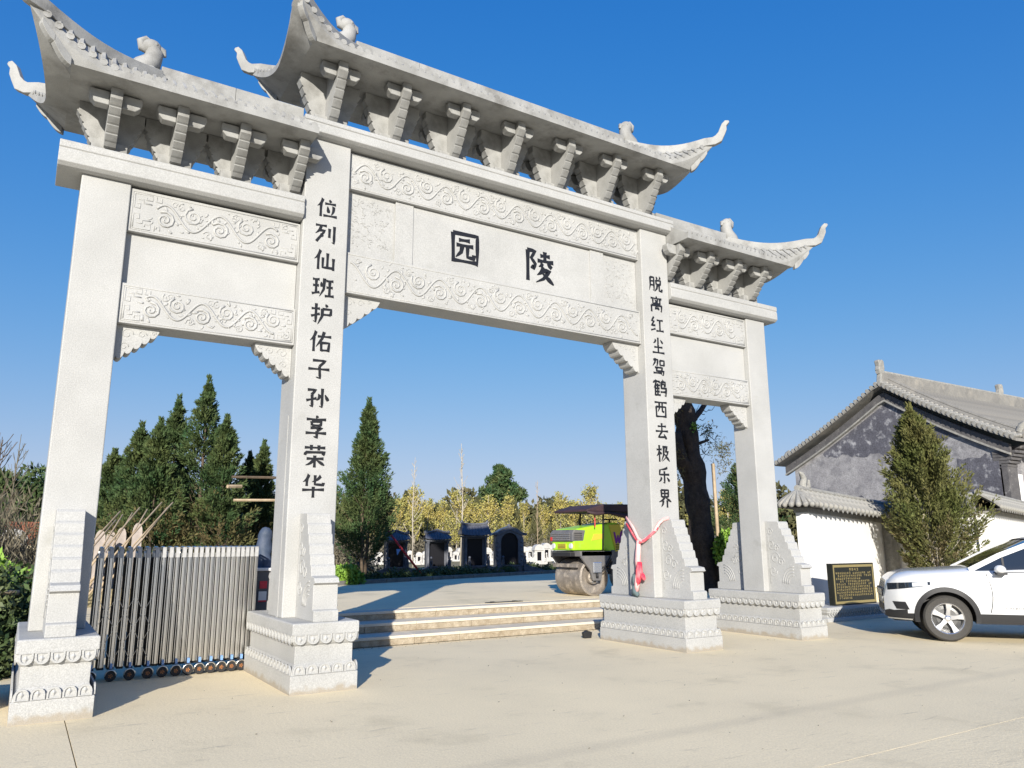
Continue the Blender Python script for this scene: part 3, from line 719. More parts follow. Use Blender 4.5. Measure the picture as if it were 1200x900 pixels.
# wheel spacing shrinks to the right where the gate is folded tighter
wx=[]; x=-5.10; sp=[.215,.205,.20,.165,.155,.14,.135,.135,.13,.125,.12,.12]
wx.append(x)
for s_ in sp: x+=s_*1.005; wx.append(x)
hm=MB(); 
hm.lathe([(.012,-.014),(.026,-.014),(.026,.004),(.012,.004)],12,(0,0,0),'y')
for k in range(5):
    a=k*2*math.pi/5; hm.prism([(0,0),(.026*math.cos(a-.35),.026*math.sin(a-.35)),(.026*math.cos(a+.35),.026*math.sin(a+.35))],'y',-.016,-.006)
hub_me=hm.mesh('hub','orange')
wm=MB(); wm.lathe([(.026,-.016),(.058,-.018),(.064,-.010),(.064,.010),(.058,.018),(.026,.016)],20,(0,0,0),'y'); wh_me=wm.mesh('wheel','black',smooth=40)
cm=MB(); cm.box(-.014,.014,-.02,.01,.11,.165); cap_me=cm.mesh('wheel_guard','bluecap')
am=MB(); am.tube([(-.062*math.cos(t),-.004,.066+.062*math.sin(t)*1.1) for t in [k*math.pi/8 for k in range(9)]],.008,5); arch_me=am.mesh('wheel_arch','chrome',smooth=True)
for i,x in enumerate(wx):
    link('gate_frame',fm,fg,loc=(x,0,0))
    if i<len(wx)-1: link('gate_frame',fm,fg,loc=((x+wx[i+1])/2,.012,0))
    wq=link('wheel',wh_me,fg,loc=(x,-.205,.066)); link('hub',hub_me,wq); link('wheel_guard',cap_me,fg,loc=(x,-.20,.04)); link('wheel_arch',arch_me,fg,loc=(x,-.215,0))
    if i<len(wx)-1:
        m=MB(); a,b=x,wx[i+1]
        for z0 in ((.22,.60) if i<3 else ()):
            m.tube([(a,-.145,z0),(b,-.145,z0+.38)],.0038,5,cap=False); m.tube([(a,-.150,z0+.38),(b,-.150,z0)],.0038,5,cap=False)
        len(m.v) and m.build('lattice_bars','chrome',fg,smooth=True,kind='stuff')
# control box and the standing board behind the gate
cbx=at(317.5,11.85); cb=thing('control_box','dark control cabinet with red stickers behind the right end of the folding gate','cabinet',(cbx[0],cbx[1],0))
m=MB(); m.box(-.26,.26,-.22,.22,0,1.24); m.build('cabinet_body','greyframe',cb,bevel=.01)
m=MB(); m.box(-.29,.29,-.25,.25,1.24,1.28); m.build('top_plate','sign_white',cb,bevel=.005)
m=MB(); m.box(-.12,-.02,-.232,-.222,1.0,1.10); m.build('sticker','sign_red',cb)
m=MB(); m.box(-.13,-.02,-.232,-.222,.82,.96); m.build('sticker','sign_white',cb)
m=MB(); m.box(-.13,-.02,-.234,-.2325,.82,.84); m.build('sticker_edge','sign_red',cb)
for k in range(4):
    m=MB(); m.box(-.24,.24,-.226,-.22,.08+k*.16,.10+k*.16); m.build('louvre','steel_dark',cb)
tp=MB(); rnd=random.Random(2)
tp.lathe([(.17,0),(.19,.1),(.15,.25),(.17,.36),(.12,.5),(.13,.60),(.12,.68),(.07,.74),(0,.76)],10,(0,0,0))
tp.v=[(x*(1+.18*math.sin(z*9+x*20)),y*(1+.2*math.cos(z*7)),z) for x,y,z in tp.v]
tp.v=[(a*.72,b*.8,c*.75) for a,b,c in tp.v]; tt=tp.build('wrapped_figure','bluetarp',None,loc=(cbx[0]-.03,cbx[1],1.282),smooth=50); tag(tt,'bundle wrapped in blue grey tarpaulin standing on the control cabinet','bundle')
# ================================================================ foliage
def leaves(name,m,P,D,L,W,parent=None,kind=None,rng=None):
    """P points, D directions, L lengths, W widths: one slim diamond per point"""
    n=len(P); rng=rng or np.random.default_rng(1)
    D=D/np.linalg.norm(D,axis=1,keepdims=True); r=rng.normal(size=(n,3)); S=np.cross(D,r); S/=np.linalg.norm(S,axis=1,keepdims=True)+1e-9
    L=np.broadcast_to(L,(n,))[:,None]; W=np.broadcast_to(W,(n,))[:,None]
    v=np.stack([P,P+D*L*.45+S*W*.5,P+D*L,P+D*L*.45-S*W*.5],1).reshape(-1,3)
    me=bpy.data.meshes.new(name); me.vertices.add(4*n); me.vertices.foreach_set('co',v.astype(np.float32).ravel())
    me.loops.add(4*n); me.loops.foreach_set('vertex_index',np.arange(4*n,dtype=np.int32))
    me.polygons.add(n); me.polygons.foreach_set('loop_start',np.arange(0,4*n,4,dtype=np.int32)); me.polygons.foreach_set('loop_total',np.full(n,4,np.int32))
    me.materials.append(M[m]); me.update(calc_edges=True); me.validate()
    return link(name,me,parent,kind=kind)
def leaf_mesh_only(*a,**k): 
    o=leaves(*a,**k); me=o.data; bpy.data.objects.remove(o); return me
def fronds(rng,base,tip,n,spread,ls,droop=0):
    """points and directions of a feathery spray from base to tip"""
    t=rng.random(n)**.8; ax=tip-base
    P=base+ax*t[:,None]; l=np.linalg.norm(ax)
    off=rng.normal(size=(n,3)); off-=ax*(off@ax)[:,None]/(l*l); off/=np.linalg.norm(off,axis=1,keepdims=True)
    P=P+off*(rng.random(n)[:,None]**.7)*spread*(1-.75*t[:,None]); D=ax/l*.9+off*.55+np.array([0,0,-droop]); return P,D
def conifer(name,label,cat,loc,h,r,seed,mt='conifer',mt2='coniferdry',dryh=.28,n=230,per=34,base=.08,lean=(0,0),group=None,leaf=.13,top=1.0,trunkm='barkmid',shape=1.0,stems=1,up=.75):
    rng=np.random.default_rng(seed); t=thing(name,label,cat,loc,0,group)
    Pg=[];Dg=[];Pd=[];Dd=[]
    lumps=rng.random(9)*6.28
    for i in range(n):
        f=base+(1-base)*(rng.random()**.85)*.995; a=rng.random()*6.283
        rr=r*(1-((f-base)/(1-base))**(1.15*shape))**1.05*(1+.16*math.sin(3*a+lumps[int(f*8)]) )
        if f<base+.12: rr*=.55+.45*(f-base)/.12
        q=.35+.65*rng.random()**.5
        b=np.array([math.cos(a)*rr*q*.35+lean[0]*f*h,math.sin(a)*rr*q*.35+lean[1]*f*h,f*h-.10*h*.3*(1-f)])
        ln=rr*q*.78+.12; tip=b+np.array([math.cos(a)*ln,math.sin(a)*ln,ln*up*rng.uniform(.6,1.5)+.1]); 
        lim=h*(1.0-.10*rng.random()); 
        if tip[2]>lim: tip=b+(tip-b)*max(.25,(lim-b[2])/max(.05,tip[2]-b[2]))
        P_,D_=fronds(rng,b,tip,per,.07+.055*rr,leaf)
        dry=f<dryh*rng.uniform(.5,1.4)
        (Pd if dry else Pg).append(P_); (Dd if dry else Dg).append(D_)
    # leader
    P_,D_=fronds(rng,np.array([lean[0]*h*.8,lean[1]*h*.8,h*.80]),np.array([lean[0]*h,lean[1]*h,h*1.05*top]),int(per*7),.13*r,leaf); Pg.append(P_);Dg.append(D_)
    leaves('crown',mt,np.concatenate(Pg),np.concatenate(Dg),rng.uniform(leaf*.7,leaf*1.4,sum(map(len,Pg))),leaf*.34,t,rng=rng)
    if Pd: leaves('dry_lower_crown',mt2,np.concatenate(Pd),np.concatenate(Dd),rng.uniform(leaf*.7,leaf*1.4,sum(map(len,Pd))),leaf*.3,t,rng=rng)
    m=MB()
    for k in range(stems):
        ox=0 if stems==1 else (k-(stems-1)/2)*.16
        m.tube([(ox*.4,0,-.05),(ox,.0,h*.12),(ox*1.5+lean[0]*h*.4,lean[1]*h*.4,h*.4),(lean[0]*h*.9,lean[1]*h*.9,h*.9)],[.016*h/stems**.5,.013*h/stems**.5,.009*h,.003*h],8)
    for k in range(26):
        a=rng.random()*6.28; f=base*.6+rng.random()*.6; rr=r*(1-f)*.75
        m.tube([(lean[0]*f*h,lean[1]*f*h,f*h),(math.cos(a)*rr*.6+lean[0]*f*h,math.sin(a)*rr*.6+lean[1]*f*h,f*h+.25*rr),(math.cos(a)*rr+lean[0]*f*h,math.sin(a)*rr+lean[1]*f*h,f*h+.7*rr)],[.02,.012,.006],4)
    m.build('trunk',trunkm,t,smooth=True)
    return t
# the tall one right of the second pillar
x,y,_=at(430,25.4)
conifer('conifer','tall lone dark green cypress just right of the second pillar, its lower half in shade','tree',(x,y,.44),5.6,1.22,1,n=430,per=74,dryh=.12,base=.12,leaf=.105,stems=2,shape=.78)
Q=[(237,26,6.15,1.5,'tallest dark green cypress of the clump behind the folding gate'),
   (203,27.5,5.75,1.15,'dark green cypress just left of the tallest one behind the folding gate'),
   (162,27,4.75,1.15,'medium cypress near the left pillar, behind the folding gate'),
   (133,29,4.1,1.25,'small bushy cypress closest to the leftmost pillar'),
   (184,25.5,4.7,1.1,'greenish brown cypress between two darker ones behind the folding gate'),
   (262,25.5,4.9,1.15,'broad low cypress directly right of the tallest one'),
   (292,30,4.3,.85,'slim cypress left of two close to the second pillar'),
   (308,29,4.6,.80,'slim pointed cypress touching the second pillar on its left')]
for i,(u,D,h,r,lb) in enumerate(Q):
    conifer('conifer',lb,'tree',at(u,D,.44),h,r,20+i,n=300,per=62,dryh=.30,base=.05,leaf=.115,stems=1,shape=.92,group='cypresses behind the folding gate')
# low brown scrub under the cypresses
def scatter(name,label,cat,m,pts,hgt,n,ls,seed,kind='stuff',wid=.3,flat=.4):
    rng=np.random.default_rng(seed); P=[];
    for (x,y,z,rx,ry,hh,c) in pts:
        u=rng.normal(size=(int(n*c),3)); u/=np.linalg.norm(u,axis=1,keepdims=True); u*=(rng.random(len(u))**.4)[:,None]
        u[:,2]=np.abs(u[:,2]); P.append(u*np.array([rx,ry,hh])+np.array([x,y,z]))
    P=np.concatenate(P); D=rng.normal(size=P.shape)+np.array([0,0,flat]); L=rng.uniform(ls*.6,ls*1.4,len(P))
    o=leaves(name,m,P,D,L,L*wid,None,kind=kind,rng=rng)
    if kind!='stuff': tag(o,label,cat)
    else: o['label']=label; o['category']=cat
    return o
def along(u0,u1,D0,D1,n,z,r,h,c=1,seed=0,js=.5):
    rnd=random.Random(seed); L=[]
    for i in range(n):
        f=i/(n-1); x,y,_=at(lerp(u0,u1,f),lerp(D0,D1,f)+rnd.uniform(-js,js)); L.append((x,y,z,r*rnd.uniform(.7,1.3),r*rnd.uniform(.7,1.3),h*rnd.uniform(.6,1.3),c))
    return L
scatter('brown_scrub','dry brown scrub under the cypresses behind the folding gate','scrub','brush',along(60,330,27,31,22,.4,1.1,1.1,seed=3),1,900,.22,5,wid=.12)
scatter('yellow_undergrowth','low dry undergrowth around the foot of the tall lone cypress','scrub','brush',along(385,425,27,29,5,.44,.9,1.0,seed=3),1,900,.16,6,wid=.25)
bsh=[at(407,24.0),at(414,23.6)]
scatter('green_weeds','bright green low weeds left of the tall lone cypress by the kerb','plant','bush',[(p[0],p[1],.45,.45,.4,.55,1) for p in bsh],1,1300,.12,7,kind='',wid=.5)
# far wood, ginkgos, poplars
scatter('far_wood','hazy mixed woodland filling the skyline far behind the graves','woodland','olivewood',along(-60,1250,88,96,64,0,5.0,6.6,seed=9,js=6),1,2600,.75,10,wid=.55)
scatter('far_brush','brown scrub along the back of the cemetery behind the white graves','scrub','brush',along(380,900,55,66,46,.3,1.8,1.7,seed=12,js=2),1,900,.35,13,wid=.2)
def ginkgo_mesh(seed,h=5.6):
    rng=np.random.default_rng(seed); P=[];D=[]; wood=MB()
    wood.tube([(0,0,0),(.03,.02,h*.4),(0,0,h*.95)],[.07,.05,.012],6)
    wd=rng.uniform(.17,.24)
    for i in range(44):
        f=.26+.66*rng.random(); a=rng.random()*6.28; rr=h*wd*(1.02-f)**.55*min(1,(f-.18)*5)*rng.uniform(.6,1.15)
        b=np.array([0,0,f*h*.92]); tip=b+np.array([math.cos(a)*rr,math.sin(a)*rr,rr*1.5+.2])
        wood.tube([tuple(b),tuple((b+tip)/2+np.array([0,0,-.08])),tuple(tip)],[.018,.012,.005],4)
        n=46; t=.25+.78*rng.random(n)[:,None]**.8; q=b+(tip-b)*t+rng.normal(size=(n,3))*np.array([.10,.10,.13]); P.append(q); D.append(rng.normal(size=(n,3))+np.array([0,0,.6]))
    P=np.concatenate(P);D=np.concatenate(D)
    return leaf_mesh_only('crown','ginkgo',P,D,rng.uniform(.10,.21,len(P)),.10,rng=rng), wood.mesh('trunk','barkpale',smooth=True)
gk=[ginkgo_mesh(s_) for s_ in (31,32,33,34)]
us=[470,487,502,519,536,552,572,595,613,636,655,672,690,706,722,760,849,812]
words=['first','second','third','fourth','fifth','sixth','seventh','eighth','ninth','tenth','eleventh','twelfth','thirteenth','fourteenth','fifteenth']
rg=random.Random(8)
for i,u in enumerate(us):
    D=rg.uniform(56,68); loc=at(u,D,.2)
    lb=('%s yellow leaved ginkgo counted from the tall lone cypress in the row behind the graves'%words[i]) if i<15 else ['yellow ginkgo hidden mostly behind the green road roller canopy and third pillar','yellow ginkgo seen right of the leaning black trunk','yellow ginkgo seen left of the leaning black trunk by the third pillar'][i-15]
    t=thing('ginkgo_tree',lb,'tree',loc,rg.random()*6,'yellow ginkgos behind the graves'); s_=rg.uniform(.84,1.05); t.scale=(s_*rg.uniform(.85,1.1),)*2+(s_,)
    c,wd=gk[i%4]; link('crown',c,t); link('trunk',wd,t)
def bare_tree(label,loc,h,seed,m='barkpale',spread=.16,lev=2,group='bare young trees',thick=1):
    rnd=random.Random(seed); t=thing('bare_tree',label,'tree',loc,0,group); a=MB(); b=MB()
    a.tube([(0,0,-.05),(.02*h*rnd.uniform(-1,1),.0,h*.5),(0,0,h)],[.010*h*thick,.007*h*thick,.002*h],6)
    for i in range(24):
        f=.25+.7*rnd.random(); an=rnd.random()*6.28; l=h*spread*(1.15-f)*rnd.uniform(.8,1.3); z=f*h
        e=(math.cos(an)*l*.6,math.sin(an)*l*.6,z+l*.9)
        b.tube([(0,0,z),(e[0]*.5,e[1]*.5,z+l*.35),e],[.0035*h*thick,.0025*h*thick,.001*h],4)
        for q in range(3):
            b2=random.Random(i*7+q); l2=l*.45; an2=an+b2.uniform(-1,1); s0=(e[0]*.6,e[1]*.6,z+l*.45)
            b.tube([s0,(s0[0]+math.cos(an2)*l2*.5,s0[1]+math.sin(an2)*l2*.5,s0[2]+l2)],[.0018*h*thick,.0007*h],3)
    a.build('trunk',m,t,smooth=True); b.build('branches',m,t)
    return t
# slim dark young conifers standing between the ginkgos
def young_mesh(seed):
    rng=np.random.default_rng(seed); n=1500; f=rng.random(n)**.8; a=rng.random(n)*6.28; r=(1-f)**.8*.95*(.5+.5*rng.random(n)**.5)
    P=np.stack([np.cos(a)*r,np.sin(a)*r,.3+f*4.3],1); D=np.stack([np.cos(a)*.5,np.sin(a)*.5,np.ones(n)],1)
    w=MB(); w.tube([(0,0,0),(0,0,4.2)],[.07,.02],5)
    return leaf_mesh_only('crown','olivewood',P,D,rng.uniform(.2,.45,n),.14,rng=rng), w.mesh('trunk','barkmid')
ym=[young_mesh(61),young_mesh(62)]; yo=['%s from the left'%q for q in ('first','second','third','fourth','fifth','sixth','seventh','eighth','ninth','tenth','eleventh','twelfth','thirteenth','fourteenth','fifteenth','sixteenth','seventeenth')]
for i,u in enumerate([478,495,511,528,545,562,583,604,625,646,664,681,699,715,768,842,858]):
    t=thing('young_conifer','slim dark young conifer between the yellow ginkgos behind the graves, '+yo[i],'tree',at(u+rg.uniform(-3,3),rg.uniform(62,74),.2),rg.random()*6,'young conifers among the ginkgos'); s_=rg.uniform(.85,1.18); t.scale=(s_,s_,s_)
    c,wd=ym[i%2]; link('crown',c,t); link('trunk',wd,t)
bare_tree('bare pale young tree rising between the first and second dark tombs',at(486,40,.4),5.6,1,thick=.7)
bare_tree('tallest bare pale young tree, above the third dark tomb from the left',at(540,42,.4),6.6,2,thick=.7)
bare_tree('thin orange tipped sapling above the white graves left of the road roller',at(629,50,.4),5.2,3,m='pole',thick=.5)
bare_tree('bare grey tree left of the leftmost pillar above the white arched tomb',at(20,34,.1),5.6,4,m='brush',spread=.3,thick=.7)
bare_tree('dark bare tree at the left edge of the view',at(-2,30,.1),5.0,5,m='barkmid',spread=.4,thick=1.0)
# tall pine beyond the ginkgos
x,y,_=at(588,85,0); 
pt=thing('pine_tree','dark ragged pine standing above the yellow row near the middle','tree',(x,y,0))
rng=np.random.default_rng(77); P=[]
for cx_,cz_,rr in ((-.6,8.2,1.3),(.9,7.6,1.4),(0,9.0,1.0),(1.9,6.9,1.0),(-1.9,6.9,1.2),(.1,6.6,1.8),(-.3,9.6,.5)):
    q=rng.normal(size=(900,3)); q/=np.linalg.norm(q,axis=1,keepdims=True); q*=(rng.random(900)**.5)[:,None]*rr; q[:,2]*=.7; P.append(q+np.array([cx_,rng.uniform(-.5,.5),cz_]))
P=np.concatenate(P); leaves('crown','conifer',P,rng.normal(size=P.shape)+np.array([0,0,.5]),.5,.16,pt,rng=rng)
m=MB(); m.tube([(0,0,0),(.1,0,4),(0,0,9)],[.2,.15,.05],8); m.build('trunk','barkmid',pt)
x,y,_=at(33,46,0)
pt=thing('pine_tree','dark rounded pine beyond the scrub, left of the leftmost pillar','tree',(x,y,0))
rng=np.random.default_rng(78); P=[]
for cx_,cz_,rr in ((.5,4.4,1.3),(-1,4.6,.6),(1.8,4.0,1.3),(0,3.2,1.5),(2.5,3,1.2)):
    q=rng.normal(size=(900,3)); q/=np.linalg.norm(q,axis=1,keepdims=True); q*=(rng.random(900)**.5)[:,None]*rr; P.append(q+np.array([cx_,0,cz_]))
P=np.concatenate(P); leaves('crown','conifer',P,rng.normal(size=P.shape)+np.array([0,0,.5]),.35,.12,pt,rng=rng)
m=MB(); m.tube([(0,0,0),(.1,0,2),(0,0,4.4)],[.15,.12,.05],8); m.build('trunk','barkmid',pt)
# shrubs at far left with a rail
scatter('brown_brush_bank','tall dry brown brush left of the leftmost pillar','scrub','brush',along(-60,60,22,24,8,0,1.3,2.3,seed=31),1,2200,.25,32,wid=.10,flat=2)
scatter('left_dark_hedge','dark tangled hedge filling the ground left of the leftmost pillar','hedge','bushdark',along(-40,42,12.2,12.6,7,0,.75,1.15,seed=33,js=.2),1,3000,.095,34,wid=.5)
scatter('left_bright_shrub','bright green shrub left of the leftmost pillar, above the pale rail','shrub','bush',[(*at(14,13.2)[:2],.35,.55,.55,1.15,1),(*at(-12,13)[:2],.3,.5,.5,1.0,1)],1,1300,.14,35,kind='',wid=.4)
a=at(-30,12.0); b=at(40,12.2)
m=MB(); m.tube([(a[0],a[1],1.02),(b[0],b[1],1.0)],.035,8); o=m.build('wooden_rail','pole',None,smooth=True); tag(o,'pale peeled wooden rail in front of the green shrub at far left','rail')
# leaning poles
rp=random.Random(6)
for i,(u0,v0,u1,v1,D) in enumerate([(112,640,146,598,20),(118,640,142,608,21),(128,642,149,602,20.5),(134,640,168,594,20),(140,641,160,600,21.5),(151,640,193,588,20),(155,640,177,596,21),(163,640,206,588,19.5),(168,640,200,594,20.5)]):
    def W(u,v,D):
        x,y,_=at(u,D); a=math.atan((u-600)/897.4); dep=D*math.cos(a)*math.cos(pit)-0.0
        return (x,y,1.6+(637.5-v)/897.4*dep/math.cos(pit)*.98)
    p,q=Vector(W(u0,v0,D)),Vector(W(u1,v1,D+.6)); d=p-q; p=q+d*(q.z-.44)/(q.z-p.z)*.98
    m=MB(); m.tube([p,q],[.024,.017],6); o=m.build('support_pole','pole',None,smooth=True)
    tag(o,['leftmost leaning pale pole behind the folding gate','short leaning pole beside the leftmost one','third leaning pole from the leftmost pillar, behind the gate','fourth leaning pole from the leftmost pillar, behind the gate','steep short pole in the middle of the leaning poles','long leaning pole whose tip touches the dark green cypress','shorter pole leaning between the two longest ones','rightmost and highest of the leaning pale poles','pole directly left of the rightmost leaning pole'][i],'pole','leaning tree support poles behind the gate')
for i,(u0,u1,z,D,lb) in enumerate([(272,330,3.55,24,'thin reddish upper cross pole left of the second pillar'),(268,284,3.20,23,'short pale board end under the upper cross pole'),(276,330,2.85,23.5,'long pale lower cross pole left of the second pillar')]):
    a=at(u0,D);b=at(u1,D+.3); m=MB(); m.tube([(a[0],a[1],z),(b[0],b[1],z+.03)],.04 if i!=1 else .055,6); o=m.build('cross_pole','pole' if i else 'barkmid',None); tag(o,lb,'pole','cross poles tied among the cypresses')
# ================================================================ tombs
def dark_tomb(label,loc,w,h,kind,rz):
    t=thing('dark_tomb',label,'tomb',loc,rz,'dark granite tombs behind the forecourt kerb')
    d=.8; m=MB(); m.box(-w*.62,w*.62,-d*.7,d*.6,-.1,.16); m.box(-w*.56,w*.56,-d*.6,d*.55,.16,.24); m.build('plinth','dgranite',t,bevel=.01)
    z0=.24; hb=h*.70
    m=MB(); m.box(-w*.46,w*.46,-d*.1,d*.45,z0,z0+hb); m.build('tomb_body','dgranite',t,bevel=.01)
    if kind=='arch':
        m=MB(); pts=[(-w*.30,z0)]+[(-w*.30*math.cos(a),z0+hb*.72+w*.30*math.sin(a)) for a in [k*math.pi/10 for k in range(11)]]+[(w*.30,z0)]
        m.prism(pts,'y',-d*.125,-d*.09); m.build('name_stone','dgranite_in',t)
        # frame round the arch
        m=MB(); fr=[(x*1.12,z) for x,z in pts]; n=len(pts)
        out=[(-w*.5,z0)]+[(-w*.5,z0+hb*.7)]+[(-w*.5*math.cos(a)*1.0,z0+hb*.7+ (h*.30)*math.sin(a)) for a in [k*math.pi/10 for k in range(1,10)]]+[(w*.5,z0+hb*.7),(w*.5,z0)]
        a_=[pts[0]]+pts[1:-1]+[pts[-1]]
        N=13; o_=[out[min(int(round(i*(len(out)-1)/(N-1))),len(out)-1)] for i in range(N)]; i_=[a_[min(int(round(i*(len(a_)-1)/(N-1))),len(a_)-1)] for i in range(N)]
        vs=[(x,-d*.28,z) for x,z in o_]+[(x,-d*.28,z) for x,z in i_]+[(x,-d*.1,z) for x,z in o_]+[(x,-d*.1,z) for x,z in i_]
        fs=[]
        for i in range(N-1): fs+=[(i,i+1,N+i+1,N+i),(2*N+i,2*N+i+1,i+1,i),(N+i,N+i+1,3*N+i+1,3*N+i)]
        m.add(vs,fs); m.build('carved_frame','dgranite',t,bevel=.008)
        m=MB(); zz=z0+hb*.70+h*.20
        cr=[(-w*.62,zz-h*.06),(-w*.60,zz-h*.015),(-w*.45,zz+.0),(-w*.28,zz+h*.07),(0,zz+h*.13),(w*.28,zz+h*.07),(w*.45,zz),(w*.60,zz-h*.015),(w*.62,zz-h*.06),(w*.40,zz-h*.05),(0,zz+h*.05),(-w*.40,zz-h*.05)]
        m.prism(cr,'y',-d*.34,d*.4); m.ball((0,-d*.1,zz+h*.14),(.07,.06,.06)); m.build('crest','dgranite',t,bevel=.008)
        for s in (-1,1):
            for k in range(6): 
                m=MB(); m.ball((s*w*.42,-d*.29,z0+.12+k*.17),(.045,.03,.05),8,5); m.build('boss','marble' if False else 'dgranite',t,smooth=True)
    else:
        m=MB(); m.box(-w*.30,w*.30,-d*.125,-d*.09,z0+.04,z0+hb*.95); m.build('name_stone','dgranite_in',t)
        for s in (-1,1):
            m=MB(); m.lathe([(.075,z0),(.075,z0+.06),(.05,z0+.09),(.045,z0+hb-.1),(.07,z0+hb-.05),(.07,z0+hb)],12,(s*w*.40,-d*.34,0)); m.build('column','dgranite',t,smooth=40)
        zz=z0+hb
        m=MB(); m.box(-w*.52,w*.52,-d*.46,d*.48,zz,zz+.07); m.build('roof_beam','dgranite',t,bevel=.006)
        m=MB(); K=10; ov=.60 if kind=='wide' else .56
        def rf(u,v):
            x=lerp(-w*ov,w*ov,u); e=abs(2*u-1); y=lerp(-d*.60,0,v); ridge=h*.24*(1 if kind=='wide' else (1-.55*e)); z=zz+.07+.05*e**3+ (ridge)*(v**.8)
            return (x*(1-.12*v),y,z)
        m.grid(rf,K,4); m.grid(lambda u,v:(rf(u,v)[0],-rf(u,v)[1],rf(u,v)[2]),K,4)
        m.grid(lambda u,v:(rf(u,0)[0],lerp(-d*.6,d*.6,v),rf(u,0)[2]-.004),K,1)
        m.build('roof','dgranite',t)
        m=MB()
        for k in range(9):
            u=(k+.5)/9; m.tube([rf(u,v) for v in (0,.25,.5,.75,1)],.022,6)
        m.tube([Vector(rf(u,1))+Vector((0,0,.03)) for u in (0,.1,.3,.5,.7,.9,1)],[.055,.045,.04,.04,.04,.045,.055],8)
        for s in (0,1): m.ball(tuple(Vector(rf(s,1))+Vector((0,0,.07))),(.06,.05,.07),8,6)
        m.build('roof_ribs','dgranite',t,smooth=40)
    # low balustrade in front, sloping down at the sides, with small lions on the posts
    for s in (-1,1):
        m=MB(); m.prism([(s*w*.42,0),(s*w*1.02,0),(s*w*1.02,.16),(s*w*.42,.36)],'y',-d*1.16,-d*1.08); m.build('balustrade_panel','dgranite',t,bevel=.01)
        m=MB(); m.box(s*w*.38-.05,s*w*.38+.05,-d*1.2,-d*1.06,0,.42); m.build('post','dgranite',t,bevel=.008)
        m=MB(); X=s*w*.38; Y=-d*1.13; m.tube([(X,Y+.05,.42),(X,Y+.02,.50),(X,Y-.02,.60)],[.065,.06,.04],8); m.ball((X,Y-.03,.65),(.05,.055,.055),10,7); m.tube([(X-.03,Y-.06,.42),(X-.03,Y-.05,.54)],.018,6); m.tube([(X+.03,Y-.06,.42),(X+.03,Y-.05,.54)],.018,6)
        m.build('lion_finial','dgranite',t,smooth=50)
    m=MB(); m.box(-w*.30,w*.30,-d*1.05,-d*.82,0,.30); m.box(-w*.34,w*.34,-d*1.08,-d*.79,.30,.35); m.build('offering_table','dgranite',t,bevel=.008)
    return t
tz=-R(18)
dark_tomb('dark granite tomb with curved eaves, leftmost, half behind the lone cypress',at(466,29.2,.44),.88,1.40,'curve',tz)
dark_tomb('dark granite tomb with curved eaves, second from the lone cypress',at(513,29.8,.44),.90,1.44,'curve',tz)
dark_tomb('dark granite tomb with a ribbed tiled roof, third from the lone cypress',at(556,30.4,.44),.96,1.66,'wide',tz)
dark_tomb('dark granite tomb with a round arch and carved frame, nearest the road roller',at(595,31.2,.44),1.16,1.96,'arch',tz)
# blue plastic flag on first tomb
m=MB(); m.prism([(-.08,0),(.1,0),(-.04,-.22)],'y',-.005,.005); o=m.build('blue_cloth_scrap','bluecap',None,loc=(at(469,28.6)[0],at(469,28.6)[1],1.42)); tag(o,'small blue cloth scrap hanging in front of the leftmost dark tomb','cloth')
# low planting and rubble in front of the tombs
pts=[]
rnd=random.Random(3)
for i in range(34):
    x=lerp(1.6,13.5,i/33); pts.append((x,ky(x)+rnd.uniform(.5,1.3),.44,.35,.35,.32*rnd.uniform(.6,1.3),1))
scatter('low_border_plants','low dark clipped plants between the kerb and the dark tombs','plants','bushdark',pts,1,420,.10,41,wid=.4)
# slanting red pole
a=Vector((*at(455,27.5)[:2],2.1)); b=Vector((*at(497,27)[:2],.55))
m=MB(); m.tube([a,b],.04,8); o=m.build('leaning_beam','redpaint',None,smooth=True); tag(o,'dark red beam leaning down between the first and second dark tombs','beam')
# ---- white tombs, lit, farther back
def white_tomb_parts():
    a=MB(); a.box(-.75,.75,-.5,.5,0,.18); a.box(-.5,.5,-.2,.35,.18,.95)
    a.prism([(-.62,.95)]+[(-.55*math.cos(t),.98+.38*math.sin(t)) for t in [k*math.pi/8 for k in range(9)]]+[(.62,.95)],'y',-.28,.4)
    b=MB(); b.box(-.22,.22,-.215,-.203,.25,.85)
    c=MB()
    for s in (-1,1):
        c.box(s*.68-.06,s*.68+.06,-.5,-.38,.18,.62); c.ball((s*.68,-.44,.70),(.09,.09,.11),8,6)
        c.prism([(s*.74,.18),(s*1.15,.18),(s*1.15,.3),(s*.74,.5)],'y',-.47,-.41)
    return a.mesh('tomb_body','marble'),b.mesh('name_stone','dgranite_in'),c.mesh('balustrade','marble')
wt=white_tomb_parts()
rw=random.Random(21); us2=[446,455,464,473,482,491,499,508,527,534,541,548,572,580,612,620,628,636,644,652,660,668,676,700,862]
ordn=['first','second','third','fourth','fifth','sixth','seventh','eighth','ninth','tenth','eleventh','twelfth','thirteenth','fourteenth','fifteenth','sixteenth','seventeenth','eighteenth','nineteenth','twentieth','twenty-first','twenty-second','twenty-third','twenty-fourth','twenty-fifth']
for i,u in enumerate(us2):
    D=rw.uniform(44,56)
    t=thing('white_tomb','small white marble tomb in the sunlit back row, %s from the left'%ordn[i],'tomb',at(u+rw.uniform(-2,2),D,.44),tz+rw.uniform(-.2,.2),'white marble tombs in the sun'); s_=rw.uniform(.40,.62) if u<600 else rw.uniform(.62,.82); t.scale=(s_*.8,s_,s_*rw.uniform(1.0,1.25))
    for me in wt: link(me.name,me,t)
